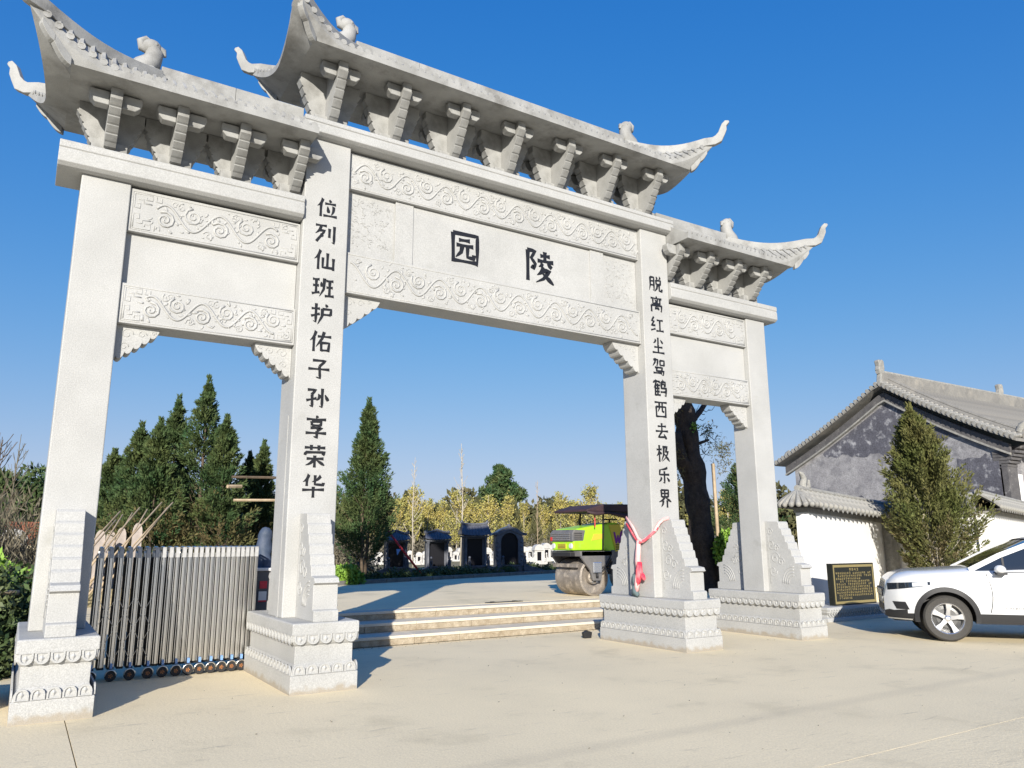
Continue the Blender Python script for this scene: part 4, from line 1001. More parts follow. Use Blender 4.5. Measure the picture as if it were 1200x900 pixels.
# small grave stones behind the folding gate
hs=MB(); hs.box(-.2,.2,-.07,.07,0,.95); hs.prism([(-.2,.951)]+[(-.2*math.cos(q),.955+.16*math.sin(q)) for q in [k*math.pi/8 for k in range(9)]]+[(.2,.951)],'y',-.07,.07); hs.box(-.27,.27,-.14,.14,0,.2); hsm=hs.mesh('headstone','stonedull',smooth=50)
hn=['leftmost, close to the leftmost pillar','second from the leftmost pillar','third from the leftmost pillar','among the feet of the leaning poles','tall pinkish one under the long leaning poles','under the rightmost leaning pole','below the tallest cypress','left of the tarpaulin bundle','second left of the tarpaulin bundle']
for i,(u,D,s_) in enumerate([(126,24,1.76),(138,26,1.78),(150,25,1.86),(158,27,1.78),(168,24,1.98),(184,26,1.78)]):
    t=thing('headstone','pale upright headstone behind the folding gate, '+hn[i],'headstone',at(u,D,.44 if u>1 else 0),-.1,'pale headstones behind the folding gate'); t.scale=(.62,.8,s_*.80); link('stone',hsm,t)
# white arched tomb and red brick pile at far left
t=thing('arched_tomb','white arched tomb in the bushes left of the leftmost pillar','tomb',at(26,38,.44),-.0)
m=MB(); out=[(-.5,.9),(-.5,1.55)]+[(-.42*math.cos(a),1.62+.22*math.sin(a)) for a in [k*math.pi/8 for k in range(9)]]+[(.5,1.55),(.5,.9)]; m.prism(out,'y',-.15,.4); m.build('tomb_body','marble',t,bevel=.01)
m=MB(); m.prism([(-.24,.9),(-.24,1.30)]+[(-.24*math.cos(a),1.32+.12*math.sin(a)) for a in [k*math.pi/6 for k in range(7)]]+[(.24,1.3),(.24,.9)],'y',-.16,-.151); m.build('niche','dgranite_in',t)
m=MB(); m.box(-.6,.6,-.3,.5,0,.9); m.build('tomb_base','concrete',t)
bw=thing('brick_pile','stack of red bricks beyond the white arched tomb at far left','bricks',at(32,42,.44))
for r_ in range(16):
    for c_ in range(5):
        m=MB() if (r_,c_)!=(0,0) else MB()
        if 'brk' not in globals():
            m.box(0,.235,0,.11,0,.055); brk=m.mesh('brick','brickred')
        link('brick',brk,bw,loc=(-.6+c_*.245+(.12 if r_%2 else 0),0,1.2+r_*.065) if r_>0 else (-.6+c_*.245,0,1.2))
m=MB(); m.box(-.7,.8,-.05,.4,0,1.19); m.build('pallet_base','concrete',bw)
# bucket on a block at the left edge
x,y=-6.72,.12
t=thing('block','low pale concrete block at the left edge beside the leftmost pedestal','block',(x,y+.1,0)); m=MB(); m.box(-.62,.62,-.5,.5,0,.34); m.build('block_body','concrete2',t,bevel=.02); 
m=MB(); m.box(.33,.45,-.505,-.5,.20,.27); m.build('blue_mark','bluecap',t)
t=thing('bucket','cream plastic bucket lying tilted on the concrete block at the left edge','bucket',(-6.36,.0,.345))
m=MB(); m.lathe([(.20,0),(.24,.20),(.26,.36),(.275,.36),(.275,.385),(.25,.385),(.23,.20),(.19,.02)],28); m.build('bucket_body','bucket',t,smooth=40)
m=MB(); m.lathe([(.262,.30),(.272,.30),(.272,.325),(.262,.325)],28); m.build('rim_ring','bucket',t,smooth=40)
# ================================================================ trunk, stump shrub
t=thing('old_tree','thick leaning dark trunk with cut top and few branches between the two right pillars','tree',(8.2,3.95,.45))
m=MB(); pr=[(.0,0,-.1),(-.02,0,.5),(-.10,.0,1.5),(-.22,0,2.6),(-.38,0,3.6),(-.50,0,4.4),(-.62,0,5.1)]
def lump(pts,rad,n=16,seed=1):
    q=MB(); q.tube(pts,rad,n); rr=random.Random(seed); 
    m.add([(v[0]+.035*math.sin(v[2]*5+v[1]*30),v[1]+.03*math.cos(v[2]*6+v[0]*25),v[2]) for v in q.v],q.f)
K=28; P_=[];Rr=[]
for i in range(K+1):
    f=i/K*(len(pr)-1); j=min(int(f),len(pr)-2); a=Vector(pr[j]).lerp(Vector(pr[j+1]),f-j); P_.append(a); Rr.append(lerp(.33,.24,(i/K)**.6)+.03*math.sin(i*1.7)+(.14*(1-i/4) if i<4 else 0))
lump(P_,Rr); lump([(-.28,0,2.7),(-.62,.02,3.2),(-.82,0,3.8)],[.20,.17,.14]); 
m.build('trunk','bark',t,smooth=True)
m=MB()
def br(p,q,r0,r1): 
    p=Vector(p);q=Vector(q); m.tube([p,(p+q)/2+Vector((0,0,-.06)),q],[r0,(r0+r1)/2,r1],7)
br((-.42,0,3.95),(.75,.1,5.05),.09,.05); br((-.35,0,3.6),(.35,0,3.7),.06,.03); br((-.5,.1,4.4),(-.95,.1,4.9),.07,.03)
rr=random.Random(12)
for k in range(40):
    p=Vector((rr.uniform(-.3,.75),rr.uniform(-.3,.3),rr.uniform(3.0,4.6))); br(p,p+Vector((rr.uniform(-.1,.35),rr.uniform(-.2,.2),rr.uniform(-.1,.3))),.012,.004)
m.build('branches','bark',t)
rng=np.random.default_rng(5)
cl=[(.6,3.55,.35),(.85,3.1,.3),(.35,3.9,.2),(.9,3.5,.2),(-.75,4.6,.25),(-.9,4.2,.3),(-.85,3.3,.22),(-.9,2.8,.2)]
P=np.concatenate([rng.normal(size=(150,3))*c*.5+np.array([a,0,b]) for a,b,c in cl]); leaves('sparse_twigs','coniferdry',P,rng.normal(size=P.shape),.10,.022,t,rng=rng)
leaves('green_tuft','bush',rng.normal(size=(60,3))*.05+np.array([-.46,-.33,3.95]),rng.normal(size=(60,3)),.08,.05,t,rng=rng)
x,y,_=at(836.5,20.0); m=MB(); m.tube([(0,0,0),(-.05,0,3.1)],.045,8); o=m.build('prop_pole','pole',None,loc=(x,y,.45),smooth=True); tag(o,'thin pale pole standing against the right side of the dark trunk','pole')
x,y,_=at(849,19.4)
t=thing('stump_shrub','bright green shrub sprouting from a cut pale stump between the right pillars','shrub',(x,y,.45))
rng=np.random.default_rng(15); P=rng.normal(size=(2600,3)); P/=np.linalg.norm(P,axis=1,keepdims=True); P*=(rng.random(2600)**.4)[:,None]
P=P*np.array([.40,.36,.52])+np.array([-.03,0,.92]); leaves('foliage','bush',P,rng.normal(size=P.shape)+np.array([0,-.4,.3]),rng.uniform(.06,.12,2600),.07,t,rng=rng)
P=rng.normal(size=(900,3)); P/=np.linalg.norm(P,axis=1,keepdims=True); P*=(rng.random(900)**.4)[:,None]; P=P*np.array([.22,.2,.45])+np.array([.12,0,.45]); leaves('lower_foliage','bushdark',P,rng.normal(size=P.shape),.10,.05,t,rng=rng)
m=MB(); m.tube([(-.22,0,-.05),(-.20,0,.35),(-.26,0,.75)],[.09,.07,.06],8); m.tube([(-.02,0,-.05),(0,0,.4),(.03,0,.9)],[.05,.045,.03],8); m.tube([(-.3,0,.18),(-.2,-.02,.22)],[.03,.06],7); m.build('stump','pole',t,smooth=40)
x,y,_=at(868,21.2); 
scatter('dark_ivy_shrub','dark shaded shrub right behind the bright stump shrub','shrub','bushdark',[(x,y,.45,.55,.5,1.55,1)],1,2600,.10,51,kind='',wid=.4)
x,y,_=at(868,30)
conifer('conifer','dark green bushy cypress seen between the dark trunk and the rightmost pillar','tree',(x,y,.44),4.1,1.6,61,n=240,per=60,leaf=.115,dryh=.2)
# low white building strip behind trunk
x,y,_=at(862,34); t=thing('grave_wall','low grey memorial wall with pale coping seen left of the rightmost pillar','wall',(x,y,.44),-.2); m=MB(); m.box(-2.2,2.2,-.2,.2,0,1.35); m.build('wall_body','dgranite',t); m=MB(); m.box(-2.3,2.3,-.28,.28,1.35,1.45); m.build('coping','marble',t,bevel=.01)
# ================================================================ road roller
rr_=thing('road_roller','lime green and black double drum road roller parked behind the third pillar','road roller',(4.98,4.22,.45),0)
# nose points to -x, near side faces -y
def drum(cx):
    m=MB(); Rd=.405
    m.lathe([(Rd-.03,0),(Rd,.012),(Rd,.938),(Rd-.03,.95)],48,(cx,0,Rd),'y',caps=False); 
    o=m.build('drum','drum',rr_,smooth=40)
    for y in (0,.95):
        s=-1 if y==0 else 1
        q=MB(); q.lathe([(Rd-.03,y),(Rd-.045,y+s*.006),(Rd-.06,y-s*.10),(.16,y-s*.12),(.15,y-s*.02),(.09,y-s*.0),(.0,y)],40,(cx,0,Rd),'y',caps=False); q.build('drum_disc','greyframe' if y else 'drum',o,smooth=30)
        q=MB()
        for k in range(6):
            a=k*math.pi/3; q.lathe([(0,y+s*.02),(.018,y+s*.02),(.018,y-s*.03)],8,(cx+.115*math.cos(a),0,Rd+.115*math.sin(a)),'y')
        q.build('hub_bolts','alloy',o)
    return o
drum(0); drum(1.60)
m=MB() # yoke
for y0,y1 in ((-.10,-.03),(.98,1.05)):
    m.prism([(-.10,.33),(.12,.33),(.17,.55),(.46,.84),(.46,.98),(-.42,.98),(-.42,.84),(-.17,.55)],'y',y0,y1)
m.box(-.44,.50,-.10,1.05,.86,.98)
m.build('front_yoke','greyframe',rr_,bevel=.015)
m=MB(); m.box(-.13,.12,-.15,-.10,.50,.74); m.build('motor_cover','alloy',rr_,bevel=.02)
m=MB(); m.tube([(.12,-.11,.60),(.25,-.13,.66),(.36,-.12,.80),(.42,-.08,.92)],.018,7); m.tube([(-.02,-.12,.5),(-.02,-.14,.40)],.03,8); m.tube([(.12,-.11,.54),(.3,-.14,.58),(.44,-.12,.74)],.014,7); m.build('hydraulic_hose','black',rr_,smooth=True)
m=MB(); m.box(-.47,-.42,.02,.93,.62,.70); m.build('scraper','drum',rr_,bevel=.005)
# hood, a tapering engine cover
m=MB(); y0,y1=.06,.89
side=[(-.52,.99),(-.52,1.18),(-.49,1.40),(-.40,1.47),(.62,1.62),(.84,1.60),(.92,1.36),(.96,.99),(.60,.90),(.35,.99)]
m.prism(side,'y',y0,y1); hood=m.build('engine_hood','green',rr_,bevel=.035)
m=MB()
for yy,s in ((y0,-1),): 
    m.prism([(.50,1.56),(.82,1.585),(.90,1.35),(.94,1.04),(.68,.95)],'y',yy-.018,yy-.002)
m.build('rear_side_panel','olive',rr_,bevel=.01)
m=MB(); m.prism([(.62,1.40),(.67,1.40),(.71,1.24),(.74,1.33),(.77,1.33),(.78,1.24),(.84,1.42),(.89,1.42),(.81,1.14),(.765,1.14),(.75,1.21),(.72,1.14),(.68,1.14)],'y',y0-.026,y0-.0185); m.build('letter_w','purple',rr_)
m=MB(); m.prism([(-.02,1.20),(.30,1.24),(.34,1.36),(.06,1.36)],'y',y0-.010,y0-.001); m.build('side_vent','olive',rr_,bevel=.004)
for k in range(3):
    m=MB(); m.box(.68,.92,y0-.028,y0-.019,1.0+k*.05,1.02+k*.05); m.build('vent_slot','black',rr_)
m=MB()  # grille wraps the nose
m.prism([(-.56,1.19),(-.56,1.37),(-.49,1.45),(-.18,1.44),(-.24,1.20)],'y',y0-.015,y1+.015); gr=m.build('grille_surround','greyframe',rr_,bevel=.02)
for k in range(4):
    m=MB(); m.box(-.575,-.56,.14,.81,1.22+k*.045,1.24+k*.045); m.build('grille_bar','alloy',gr)
    m=MB(); m.box(-.50,-.28,y0-.024,y0-.016,1.235+k*.042,1.252+k*.042); m.build('grille_bar','black',gr)
m=MB(); m.box(-.578,-.56,.80,.86,1.21,1.29); m.build('red_badge','redpaint',rr_)
for y in (.14,.81):
    m=MB(); m.lathe([(0,-.545),(.055,-.545),(.065,-.52)],16,(0,y,1.09),'x'); m.build('headlight','lamp',rr_,smooth=40)
m=MB(); m.box(-.535,-.52,.32,.64,1.03,1.14); m.build('nose_vent','olive',rr_)
for k in range(3):
    m=MB(); m.box(-.542,-.535,.34,.62,1.05+k*.03,1.06+k*.03); m.build('vent_slot','steel_dark',rr_)
m=MB(); m.box(-.56,-.42,.12,.83,.86,.95); m.build('bumper','black',rr_,bevel=.01)
m=MB(); m.box(.55,1.25,.05,.90,.45,1.0); m.box(1.10,2.05,-.08,1.03,.84,1.02); m.build('rear_frame','greyframe',rr_,bevel=.02)
m=MB(); m.box(1.25,2.0,.05,.9,1.02,1.35); m.build('rear_body','green',rr_,bevel=.04)
m=MB(); m.box(1.15,1.6,.25,.7,1.35,1.45); m.box(1.52,1.62,.25,.7,1.45,1.85); m.build('seat','black',rr_,bevel=.03)
m=MB(); m.tube([(.95,.47,1.3),(.86,.47,1.70)],.02,8); m.lathe([(.17,-.012),(.19,0),(.17,.012)],20,(.88,.47,1.70)); m.build('steering_wheel','black',rr_)
m=MB()
for px,py in ((.30,.04),(.30,.91),(1.75,.04),(1.75,.91)): m.tube([(px,py,1.0),(px+(.04 if px<1 else 0),py,1.92)],.022,8)
m.build('roof_posts','black',rr_,smooth=True)
m=MB(); m.prism([(-.30,1.84),(-.28,1.90),(.18,2.02),(1.7,2.04),(1.95,1.94),(1.95,1.85)],'y',-.16,1.12); m.build('canopy','canopy',rr_,bevel=.03)
m=MB(); m.tube([(-.29,-.17,1.84),(-.05,-.175,1.80),(.3,-.175,1.825),(.8,-.17,1.76),(1.4,-.175,1.80)],[.02,.05,.03,.05,.03],7,); m.build('canopy_fringe','canopy',rr_,smooth=True)
m=MB(); m.tube([(.02,-.05,1.5),(.02,-.05,1.84)],.014,6); m.build('red_handle','redpaint',rr_)
# ================================================================ red and pink cloth on the third pillar
cl=thing('tied_cloth','faded red and pink cloth knotted round the left corner of the third pillar','cloth',(0,0,0))
X=PC-WC; 
def strip(pts,wid,thk,m,nm,ax=None):
    b=MB(); n=len(pts); vs=[];fs=[]
    pts=[Vector(p) for p in pts]; rr=random.Random(len(pts)); rr.random()
    for i,p in enumerate(pts):
        t=(pts[min(i+1,n-1)]-pts[max(i-1,0)]).normalized(); a=Vector(ax) if ax else Vector((0,0,1)); u=(a-t*a.dot(t)).normalized(); v=t.cross(u)
        w_=wid[i] if hasattr(wid,'__len__') else wid
        K=8
        for k in range(K):
            an=2*math.pi*k/K; f=1+.25*math.sin(3*an+i*.8); vs.append(p+u*math.cos(an)*w_*f+v*math.sin(an)*thk*f)
    for i in range(n-1):
        for k in range(8): fs.append((i*8+k,i*8+(k+1)%8,(i+1)*8+(k+1)%8,(i+1)*8+k))
    fs+=[tuple(range(8)),tuple((n-1)*8+k for k in range(8))]
    b.add(vs,fs); return b.build(nm,m,cl,smooth=True)
xf=X-.03
strip([(xf,.30,2.02),(xf-.01,.12,1.84),(xf-.03,-.02,1.66),(xf-.03,-.12,1.62),(X-.02,-.24,1.70),(X+.03,-.325,1.80),(X+.12,-.335,1.92),(X+.155,-.40,1.97),(X+.155,-.52,1.99)],.028,.016,'pinkcloth','upper_wrap')
strip([(xf,.30,1.92),(xf-.01,.10,1.70),(xf-.04,-.05,1.60),(xf-.03,-.18,1.64),(X-.01,-.31,1.75),(X+.08,-.34,1.84)],.02,.014,'redcloth','lower_wrap')
strip([(xf-.03,-.02,1.64),(xf-.05,-.02,1.50),(xf-.05,.0,1.32),(xf-.04,.01,1.20)],[.03,.055,.06,.045],.03,'pinkcloth','hanging_cloth',(0,1,0))
strip([(xf-.05,-.05,1.30),(xf-.07,-.04,1.16),(xf-.06,-.02,1.04),(xf-.05,.02,.93)],[.03,.075,.06,.03],.035,'redcloth','knot_tail',(0,1,0))
strip([(xf-.05,-.06,1.14),(xf-.07,-.14,1.06),(xf-.06,-.17,1.02)],[.04,.05,.015],.02,'redcloth','loose_end',(0,1,0))
strip([(xf-.05,.0,1.12),(xf-.06,.03,.95),(xf-.05,.05,.84)],[.05,.055,.05],.03,'pinkcloth','lower_tail',(0,1,0))
strip([(xf-.05,.10,1.10),(xf-.04,.12,.98),(xf-.04,.11,.93)],[.03,.045,.02],.02,'greycloth','grey_rag',(0,1,0))
strip([(xf-.06,.10,.92),(xf-.07,.08,.82),(xf-.06,.0,.77)],[.03,.07,.03],.03,'greycloth','grey_rag',(0,1,0))
# dark litter behind the third pedestal
m=MB(); m.prism([(0,0),(.28,0),(.32,.12),(.12,.16),(-.04,.12)],'y',-.02,.05); m.v=[(a*.5,b,c*.8) for a,b,c in m.v]; o=m.build('torn_mat','black',None,loc=(2.40,1.25,.0),bevel=.005); tag(o,'torn black rubber scrap leaning beside the third pedestal at the steps','scrap')
# ================================================================ plaque
pb=thing('stone_plinth','pale moulded stone plinth carrying the black plaque, right of the rightmost pedestal','plinth',(9.2,.85,0))
m=MB(); W_=1.12; pr=[(W_,0),(W_,.07),(W_-.05,.10),(W_-.07,.13),(W_-.02,.19),(W_-.02,.21),(W_,.24),(W_,.29)]
vs=[];fs=[]
for a,z in pr:
    b=.30-(W_-a); vs+=[(-a,-b,z),(a,-b,z),(a,b,z),(-a,b,z)]
for i in range(len(pr)-1):
    for j in range(4): fs.append((i*4+j,i*4+(j+1)%4,(i+1)*4+(j+1)%4,(i+1)*4+j))
fs+=[(3,2,1,0),tuple((len(pr)-1)*4+j for j in range(4))]; m.add(vs,fs); m.build('plinth_body','granite',pb,bevel=.006)
m=MB()
for k in range(26):
    x=-W_+.08+k*(2*W_-.16)/25; m.tube([(x,-.30,.25),(x+.03,-.285,.20),(x+.0,-.26,.15),(x+.03,-.28,.08)],.012,4)
m.build('petal_carving','granite',pb,smooth=True)
pq=thing('black_plaque','black stone plaque with gold border and rows of small gold writing','plaque',(9.34,.75,.292))
w2,hh=.73,.86
m=MB(); m.box(-w2,w2,0,.13,0,hh); m.build('plaque_slab','plaque',pq,bevel=.004)
m=MB(); b0=.03
for (x0,x1,z0,z1) in ((-w2+b0,w2-b0,hh-b0-.05,hh-b0),(-w2+b0,w2-b0,b0,b0+.05),(-w2+b0,-w2+b0+.035,b0+.051,hh-b0-.051),(w2-b0-.035,w2-b0,b0+.051,hh-b0-.051)): m.box(x0,x1,-.004,.0005,z0,z1)
m.build('gold_border','gold',pq)
rnd=random.Random(11)
def tiny(cx,cz,s,nm='gold_character'):
    m=MB(); k=0
    for q in range(rnd.randint(3,4)):
        z=cz+s*rnd.uniform(-.45,.45); m.box(cx-s*.42,cx+s*.42,-.003-.0002*q,.0005,z,z+s*.10)
    for q in range(2):
        x=cx+s*rnd.uniform(-.4,.35); m.box(x,x+s*.10,-.0042-.0002*q,.0005,cz-s*.45,cz+s*.45)
    m.build(nm,'gold',pq)
for k in range(4): tiny(-.12+k*.085,hh-.13,.062)
zr=hh-.205
for row,(a,b) in enumerate(((0,19),(0,19),(0,13),(1,19),(0,19),(0,19),(0,19),(0,19),(1,19),(0,8))):
    for c_ in range(a,b):
        if rnd.random()<.06: continue
        tiny(-.60+c_*.0655,zr,.046)
    zr-=.057
# ================================================================ white boundary walls
def tile_cap(t,p0,p1,z0,z1,half,rise,step=.27,endcap=(True,True)):
    """two sided tiled coping from p0 to p1 (local xy), z0/z1 eave heights"""
    p0=Vector((p0[0],p0[1],z0)); p1=Vector((p1[0],p1[1],z1)); d=(p1-p0); L=d.length; u=d/L; nrm=Vector((u.y,-u.x,0)).normalized()
    m=MB(); 
    for s in (-1,1): m.grid(lambda a,b:p0+d*a+nrm*s*half*(1-b)+Vector((0,0,rise*b**.85)),1,4)
    m.grid(lambda a,b:p0+d*a+nrm*lerp(-half,half,b)+Vector((0,0,-.03)),1,1)
    for s in (-1,1): m.grid(lambda a,b:p0+d*a+nrm*s*half+Vector((0,0,-.03*b)),1,1)
    m.build('coping_bed','tilebed',t)
    m=MB(); m.tube([nrm*s_*half*(1-b)+Vector((0,0,rise*b**.85+.02)) for s_ in (1,) for b in (0,.25,.5,.75,1)],.065,7); q=nrm*half+Vector((0,0,.02)); 
    m.ball((q.x,q.y,q.z),(.075,.075,.075),7,5); rib=m.mesh('roof_tile','tile',smooth=45)
    m=MB(); m.tube([-nrm*half*(1-b)+Vector((0,0,rise*b**.85+.02)) for b in (0,.25,.5,.75,1)],.065,7); rib2=m.mesh('roof_tile','tile',smooth=45)
    m=MB(); q=nrm*(half+.006)+u*step*.5; m.add([q+u*(-.085)+Vector((0,0,.01)),q+u*.085+Vector((0,0,.01)),q+u*.055+Vector((0,0,-.075)),q+Vector((0,0,-.11)),q-u*.055+Vector((0,0,-.075))],[(0,1,2,3,4)]); m.add([q+u*(-.06)+Vector((0,0,.01))-nrm*.02,q+u*.06+Vector((0,0,.01))-nrm*.02,q+Vector((0,0,-.085))-nrm*.02],[(0,1,2)]); drip=m.mesh('drip_tile','tile')
    k=0; n=int(L/step)
    for k in range(n):
        q=p0+d*((k+.5)/n); link('roof_tile',rib,t,loc=q); link('roof_tile',rib2,t,loc=q); link('drip_tile',drip,t,loc=q)
    m=MB(); m.tube([p0+Vector((0,0,rise+.06)),p1+Vector((0,0,rise+.06))],.075,8); m.tube([p0+Vector((0,0,rise-.0)),p1+Vector((0,0,rise-.0))],.06,8); m.build('coping_ridge','tile',t,smooth=40)
def hip_end(t,p,u,zz,half,rise):
    p=Vector((p[0],p[1],zz)); nrm=Vector((u.y,-u.x,0)).normalized(); m=MB()
    def S(a,b): # a: angle round the end, b: up
        an=lerp(-math.pi/2,math.pi/2,a); out=-u*math.cos(an)*half*.8+nrm*math.sin(an)*half
        return p+out*(1-b)+Vector((0,0,rise*b**.85))
    m.grid(S,12,4); m.grid(lambda a,b:S(a,0)*(1-b)+p*b+Vector((0,0,-.03*(1-b))),12,1); m.build('coping_bed','tilebed',t)
    for k in range(9):
        a=(k+.5)/9; r_=MB(); r_.tube([S(a,b)+Vector((0,0,.02)) for b in (0,.25,.5,.75,.97)],[.065,.06,.05,.04,.02],7); q=S(a,0)+Vector((0,0,.02)); r_.ball(tuple(q),(.07,.07,.07),7,5); r_.build('roof_tile','tile',t,smooth=45)
def wall(label,p0,p1,z0,z1,th=.26,half=.46,rise=.34,zb=0):
    p0=Vector(p0);p1=Vector(p1); d=(p1-p0).normalized(); n=Vector((d.y,-d.x))*th/2
    t=thing('boundary_wall',label,'wall',(p0.x,p0.y,0),0,'white walls with tiled copings'); o=p0.copy()
    a=p0-o;b=p1-o
    m=MB(); V=[(a+n),(b+n),(b-n),(a-n)]; zt=[z0,z1,z1,z0]
    m.add([(v.x,v.y,zb-.1) for v in V]+[(v.x,v.y,z) for v,z in zip(V,zt)],[(0,1,2,3),(4,5,6,7)]+[(i,(i+1)%4,4+(i+1)%4,4+i) for i in range(4)])
    m.build('wall_body','wallwhite',t,bevel=.01)
    m=MB(); n2=n*1.35; V=[(a+n2),(b+n2),(b-n2),(a-n2)]
    m.add([(v.x,v.y,z-.001) for v,z in zip(V,zt)]+[(v.x,v.y,z+.11) for v,z in zip(V,zt)],[(0,1,2,3),(4,5,6,7)]+[(i,(i+1)%4,4+(i+1)%4,4+i) for i in range(4)])
    m.build('brick_course','tile',t,bevel=.006)
    tile_cap(t,a-Vector(d)*.12,b+Vector(d)*.12,z0+.15,z1+.15,half,rise)
    return t
w1=wall('white wall with grey tiled coping just right of the rightmost pillar, behind the plaque',(9.15,1.82),(14.1,3.05),2.27,2.10)
w2=wall('short return of the white wall, in the shade of the conifer right of the plaque',(14.25,3.10),(14.85,.95),2.06,2.24,half=.40)
w3=wall('white wall section with tiled coping right of the conifer, behind the white car',(14.9,.75),(20.6,2.25),2.30,2.20)
wl_=0 and wall('short end wall returning backwards from the left end of the white wall',(9.05,1.95),(8.95,3.4),2.25,2.25,th=.22,half=.42)
hip_end(w1,Vector((-.118,-.029)),Vector((4.95,1.23,0)).normalized(),2.42,.46,.34)
m=MB(); m.tube([(0,0,0),(-.02,0,.16),(.05,0,.30),(-.02,0,.42),(-.10,0,.46)],[.10,.09,.08,.06,.02],8); m.tube([(.02,0,.02),(.2,0,.12),(.22,0,.28)],[.07,.06,.03],8)
m.build('ridge_ornament','tile',w1,loc=(.28,.10,2.76),smooth=50)
m=MB(); m.box(13.86,14.16,2.62,2.90,0,2.15); 
m.v=[(x-9.15,y-1.82,z) for x,y,z in m.v]; m.build('end_pier','tile',w1,bevel=.01)
# ================================================================ conifer by the wall
conifer('conifer','full olive green arborvitae standing against the white wall behind the car','tree',(13.35,1.1,0),4.85,1.18,71,mt='arbor',mt2='coniferdry',n=700,per=84,dryh=.22,base=.12,leaf=.095,shape=1.05,up=1.1,stems=3,lean=(-.03,.055),trunkm='barkpale')
# ================================================================ temple hall
hl=thing('temple_hall','old grey brick hall with curved tiled gable roof behind the white wall','building',(0,0,0))
XG=22.0; YF,YB,YC=2.85,12.75,7.55; ZE,ZR=5.0,7.72; XL=20
def rfz(y):   # roof surface height
    t=abs(y-YC)/((YC-YF) if y<YC else (YB-YC)); return ZR-(ZR-ZE)*(1.18*t-.18*t*t) 
m=MB(); n=16; ysg=[lerp(YF+.75,YB-.75,i/n) for i in range(n+1)]
poly=[(YF+.75,.0)]+[(y,rfz(y)-.32) for y in ysg]+[(YB-.75,0)]
m.prism(poly,'x',XG+.30,XG+.6)
M['gable']=mat('gable_plaster',(.20,.195,.205),(.29,.285,.29),1.6,.9,.4,25,fine=.25,fscale=22,stain=(.10,.10,.115),sscale=1.9,sth=(.50,.74))
M['gabledark']=mat('gable_dark_paint',(.07,.07,.085),(.10,.10,.12),1.3,.9,.4,25,fine=.3,fscale=22,stain=(.42,.42,.43),sscale=2.6,sth=(.54,.72))
o=m.build('gable_wall','gable',hl)
rj=random.Random(4); m=MB(); m.prism([(YF+2.0,5.35)]+[(YC,rfz(YC)-.80),(YB-2.2,5.25)]+[(lerp(YB-2.3,YF+2.1,k/40),lerp(5.15,5.28,k/40)-.25*math.sin(k/40*math.pi)+rj.uniform(-.09,.09)) for k in range(41)],'x',XG+.292,XG+.299); m.build('dark_gable_field','gabledark',hl)
m=MB(); m.prism([(YF+.8,2.0),(YF+2.3,2.0)]+[(YF+2.3+rj.uniform(-.12,.12),2.2+k*.3) for k in range(8)]+[(YF+2.2-k*.2,4.5+rj.uniform(-.1,.12)) for k in range(7)]+[(YF+.8,4.5)],'x',XG+.285,XG+.2985); m.build('dark_gable_patch','gabledark',hl)
m=MB(); m.prism([(YC-3.2,2.2),(YB-1.5,2.2)]+[(lerp(YB-1.5,YC-3.2,k/24),3.3+rj.uniform(-.16,.16)) for k in range(25)],'x',XG+.287,XG+.2995); m.build('dark_gable_patch','gabledark',hl)
# brick bands under the rake
for (off,th,px,mm) in ((.32,.30,.12,'brickdark'),(.62,.07,.16,'tile')):
    m=MB()
    K=30
    for i in range(K):
        a=lerp(YF+.35,YB-.35,i/K)+.004;b=lerp(YF+.35,YB-.35,(i+1)/K)-.004
        q=MB(); q.add([(XG+.3-px,a,rfz(a)-off),(XG+.3-px,b,rfz(b)-off),(XG+.3-px,b,rfz(b)-off-th),(XG+.3-px,a,rfz(a)-off-th),(XG+.31,a,rfz(a)-off),(XG+.31,b,rfz(b)-off),(XG+.31,b,rfz(b)-off-th),(XG+.31,a,rfz(a)-off-th)],[(0,1,2,3),(4,5,6,7),(0,1,5,4),(1,2,6,5),(2,3,7,6),(3,0,4,7)])
        q.build('rake_brick',mm,hl)
# roof
r=bpy.data.objects.new('roof',None); col.objects.link(r); r.parent=hl
m=MB(); m.grid(lambda u,v:(lerp(XG-.1,XG+XL,u),lerp(YF,YB,v),rfz(lerp(YF,YB,v))),2,32); m.grid(lambda u,v:(lerp(XG-.1,XG+XL,u),lerp(YF,YB,v),rfz(lerp(YF,YB,v))-.10),2,32)
m.grid(lambda u,v:(XG-.1,lerp(YF,YB,u),rfz(lerp(YF,YB,u))-.10*v),32,1); m.grid(lambda u,v:(lerp(XG-.1,XG+XL,u),YF,rfz(YF)-.10*v),2,1)
m.build('roof_bed','hallroof',r)
m=MB(); rl=[(y,rfz(y)+.02) for y in [lerp(YF,YC,i/10) for i in range(11)]]
m.tube([(0,y,z) for y,z in rl],.055,6); rib=m.mesh('roof_tile_row','hallroof',smooth=45)
x=XG+.75
while x<XG+XL: link('roof_tile_row',rib,r,loc=(x,0,0)); x+=.24
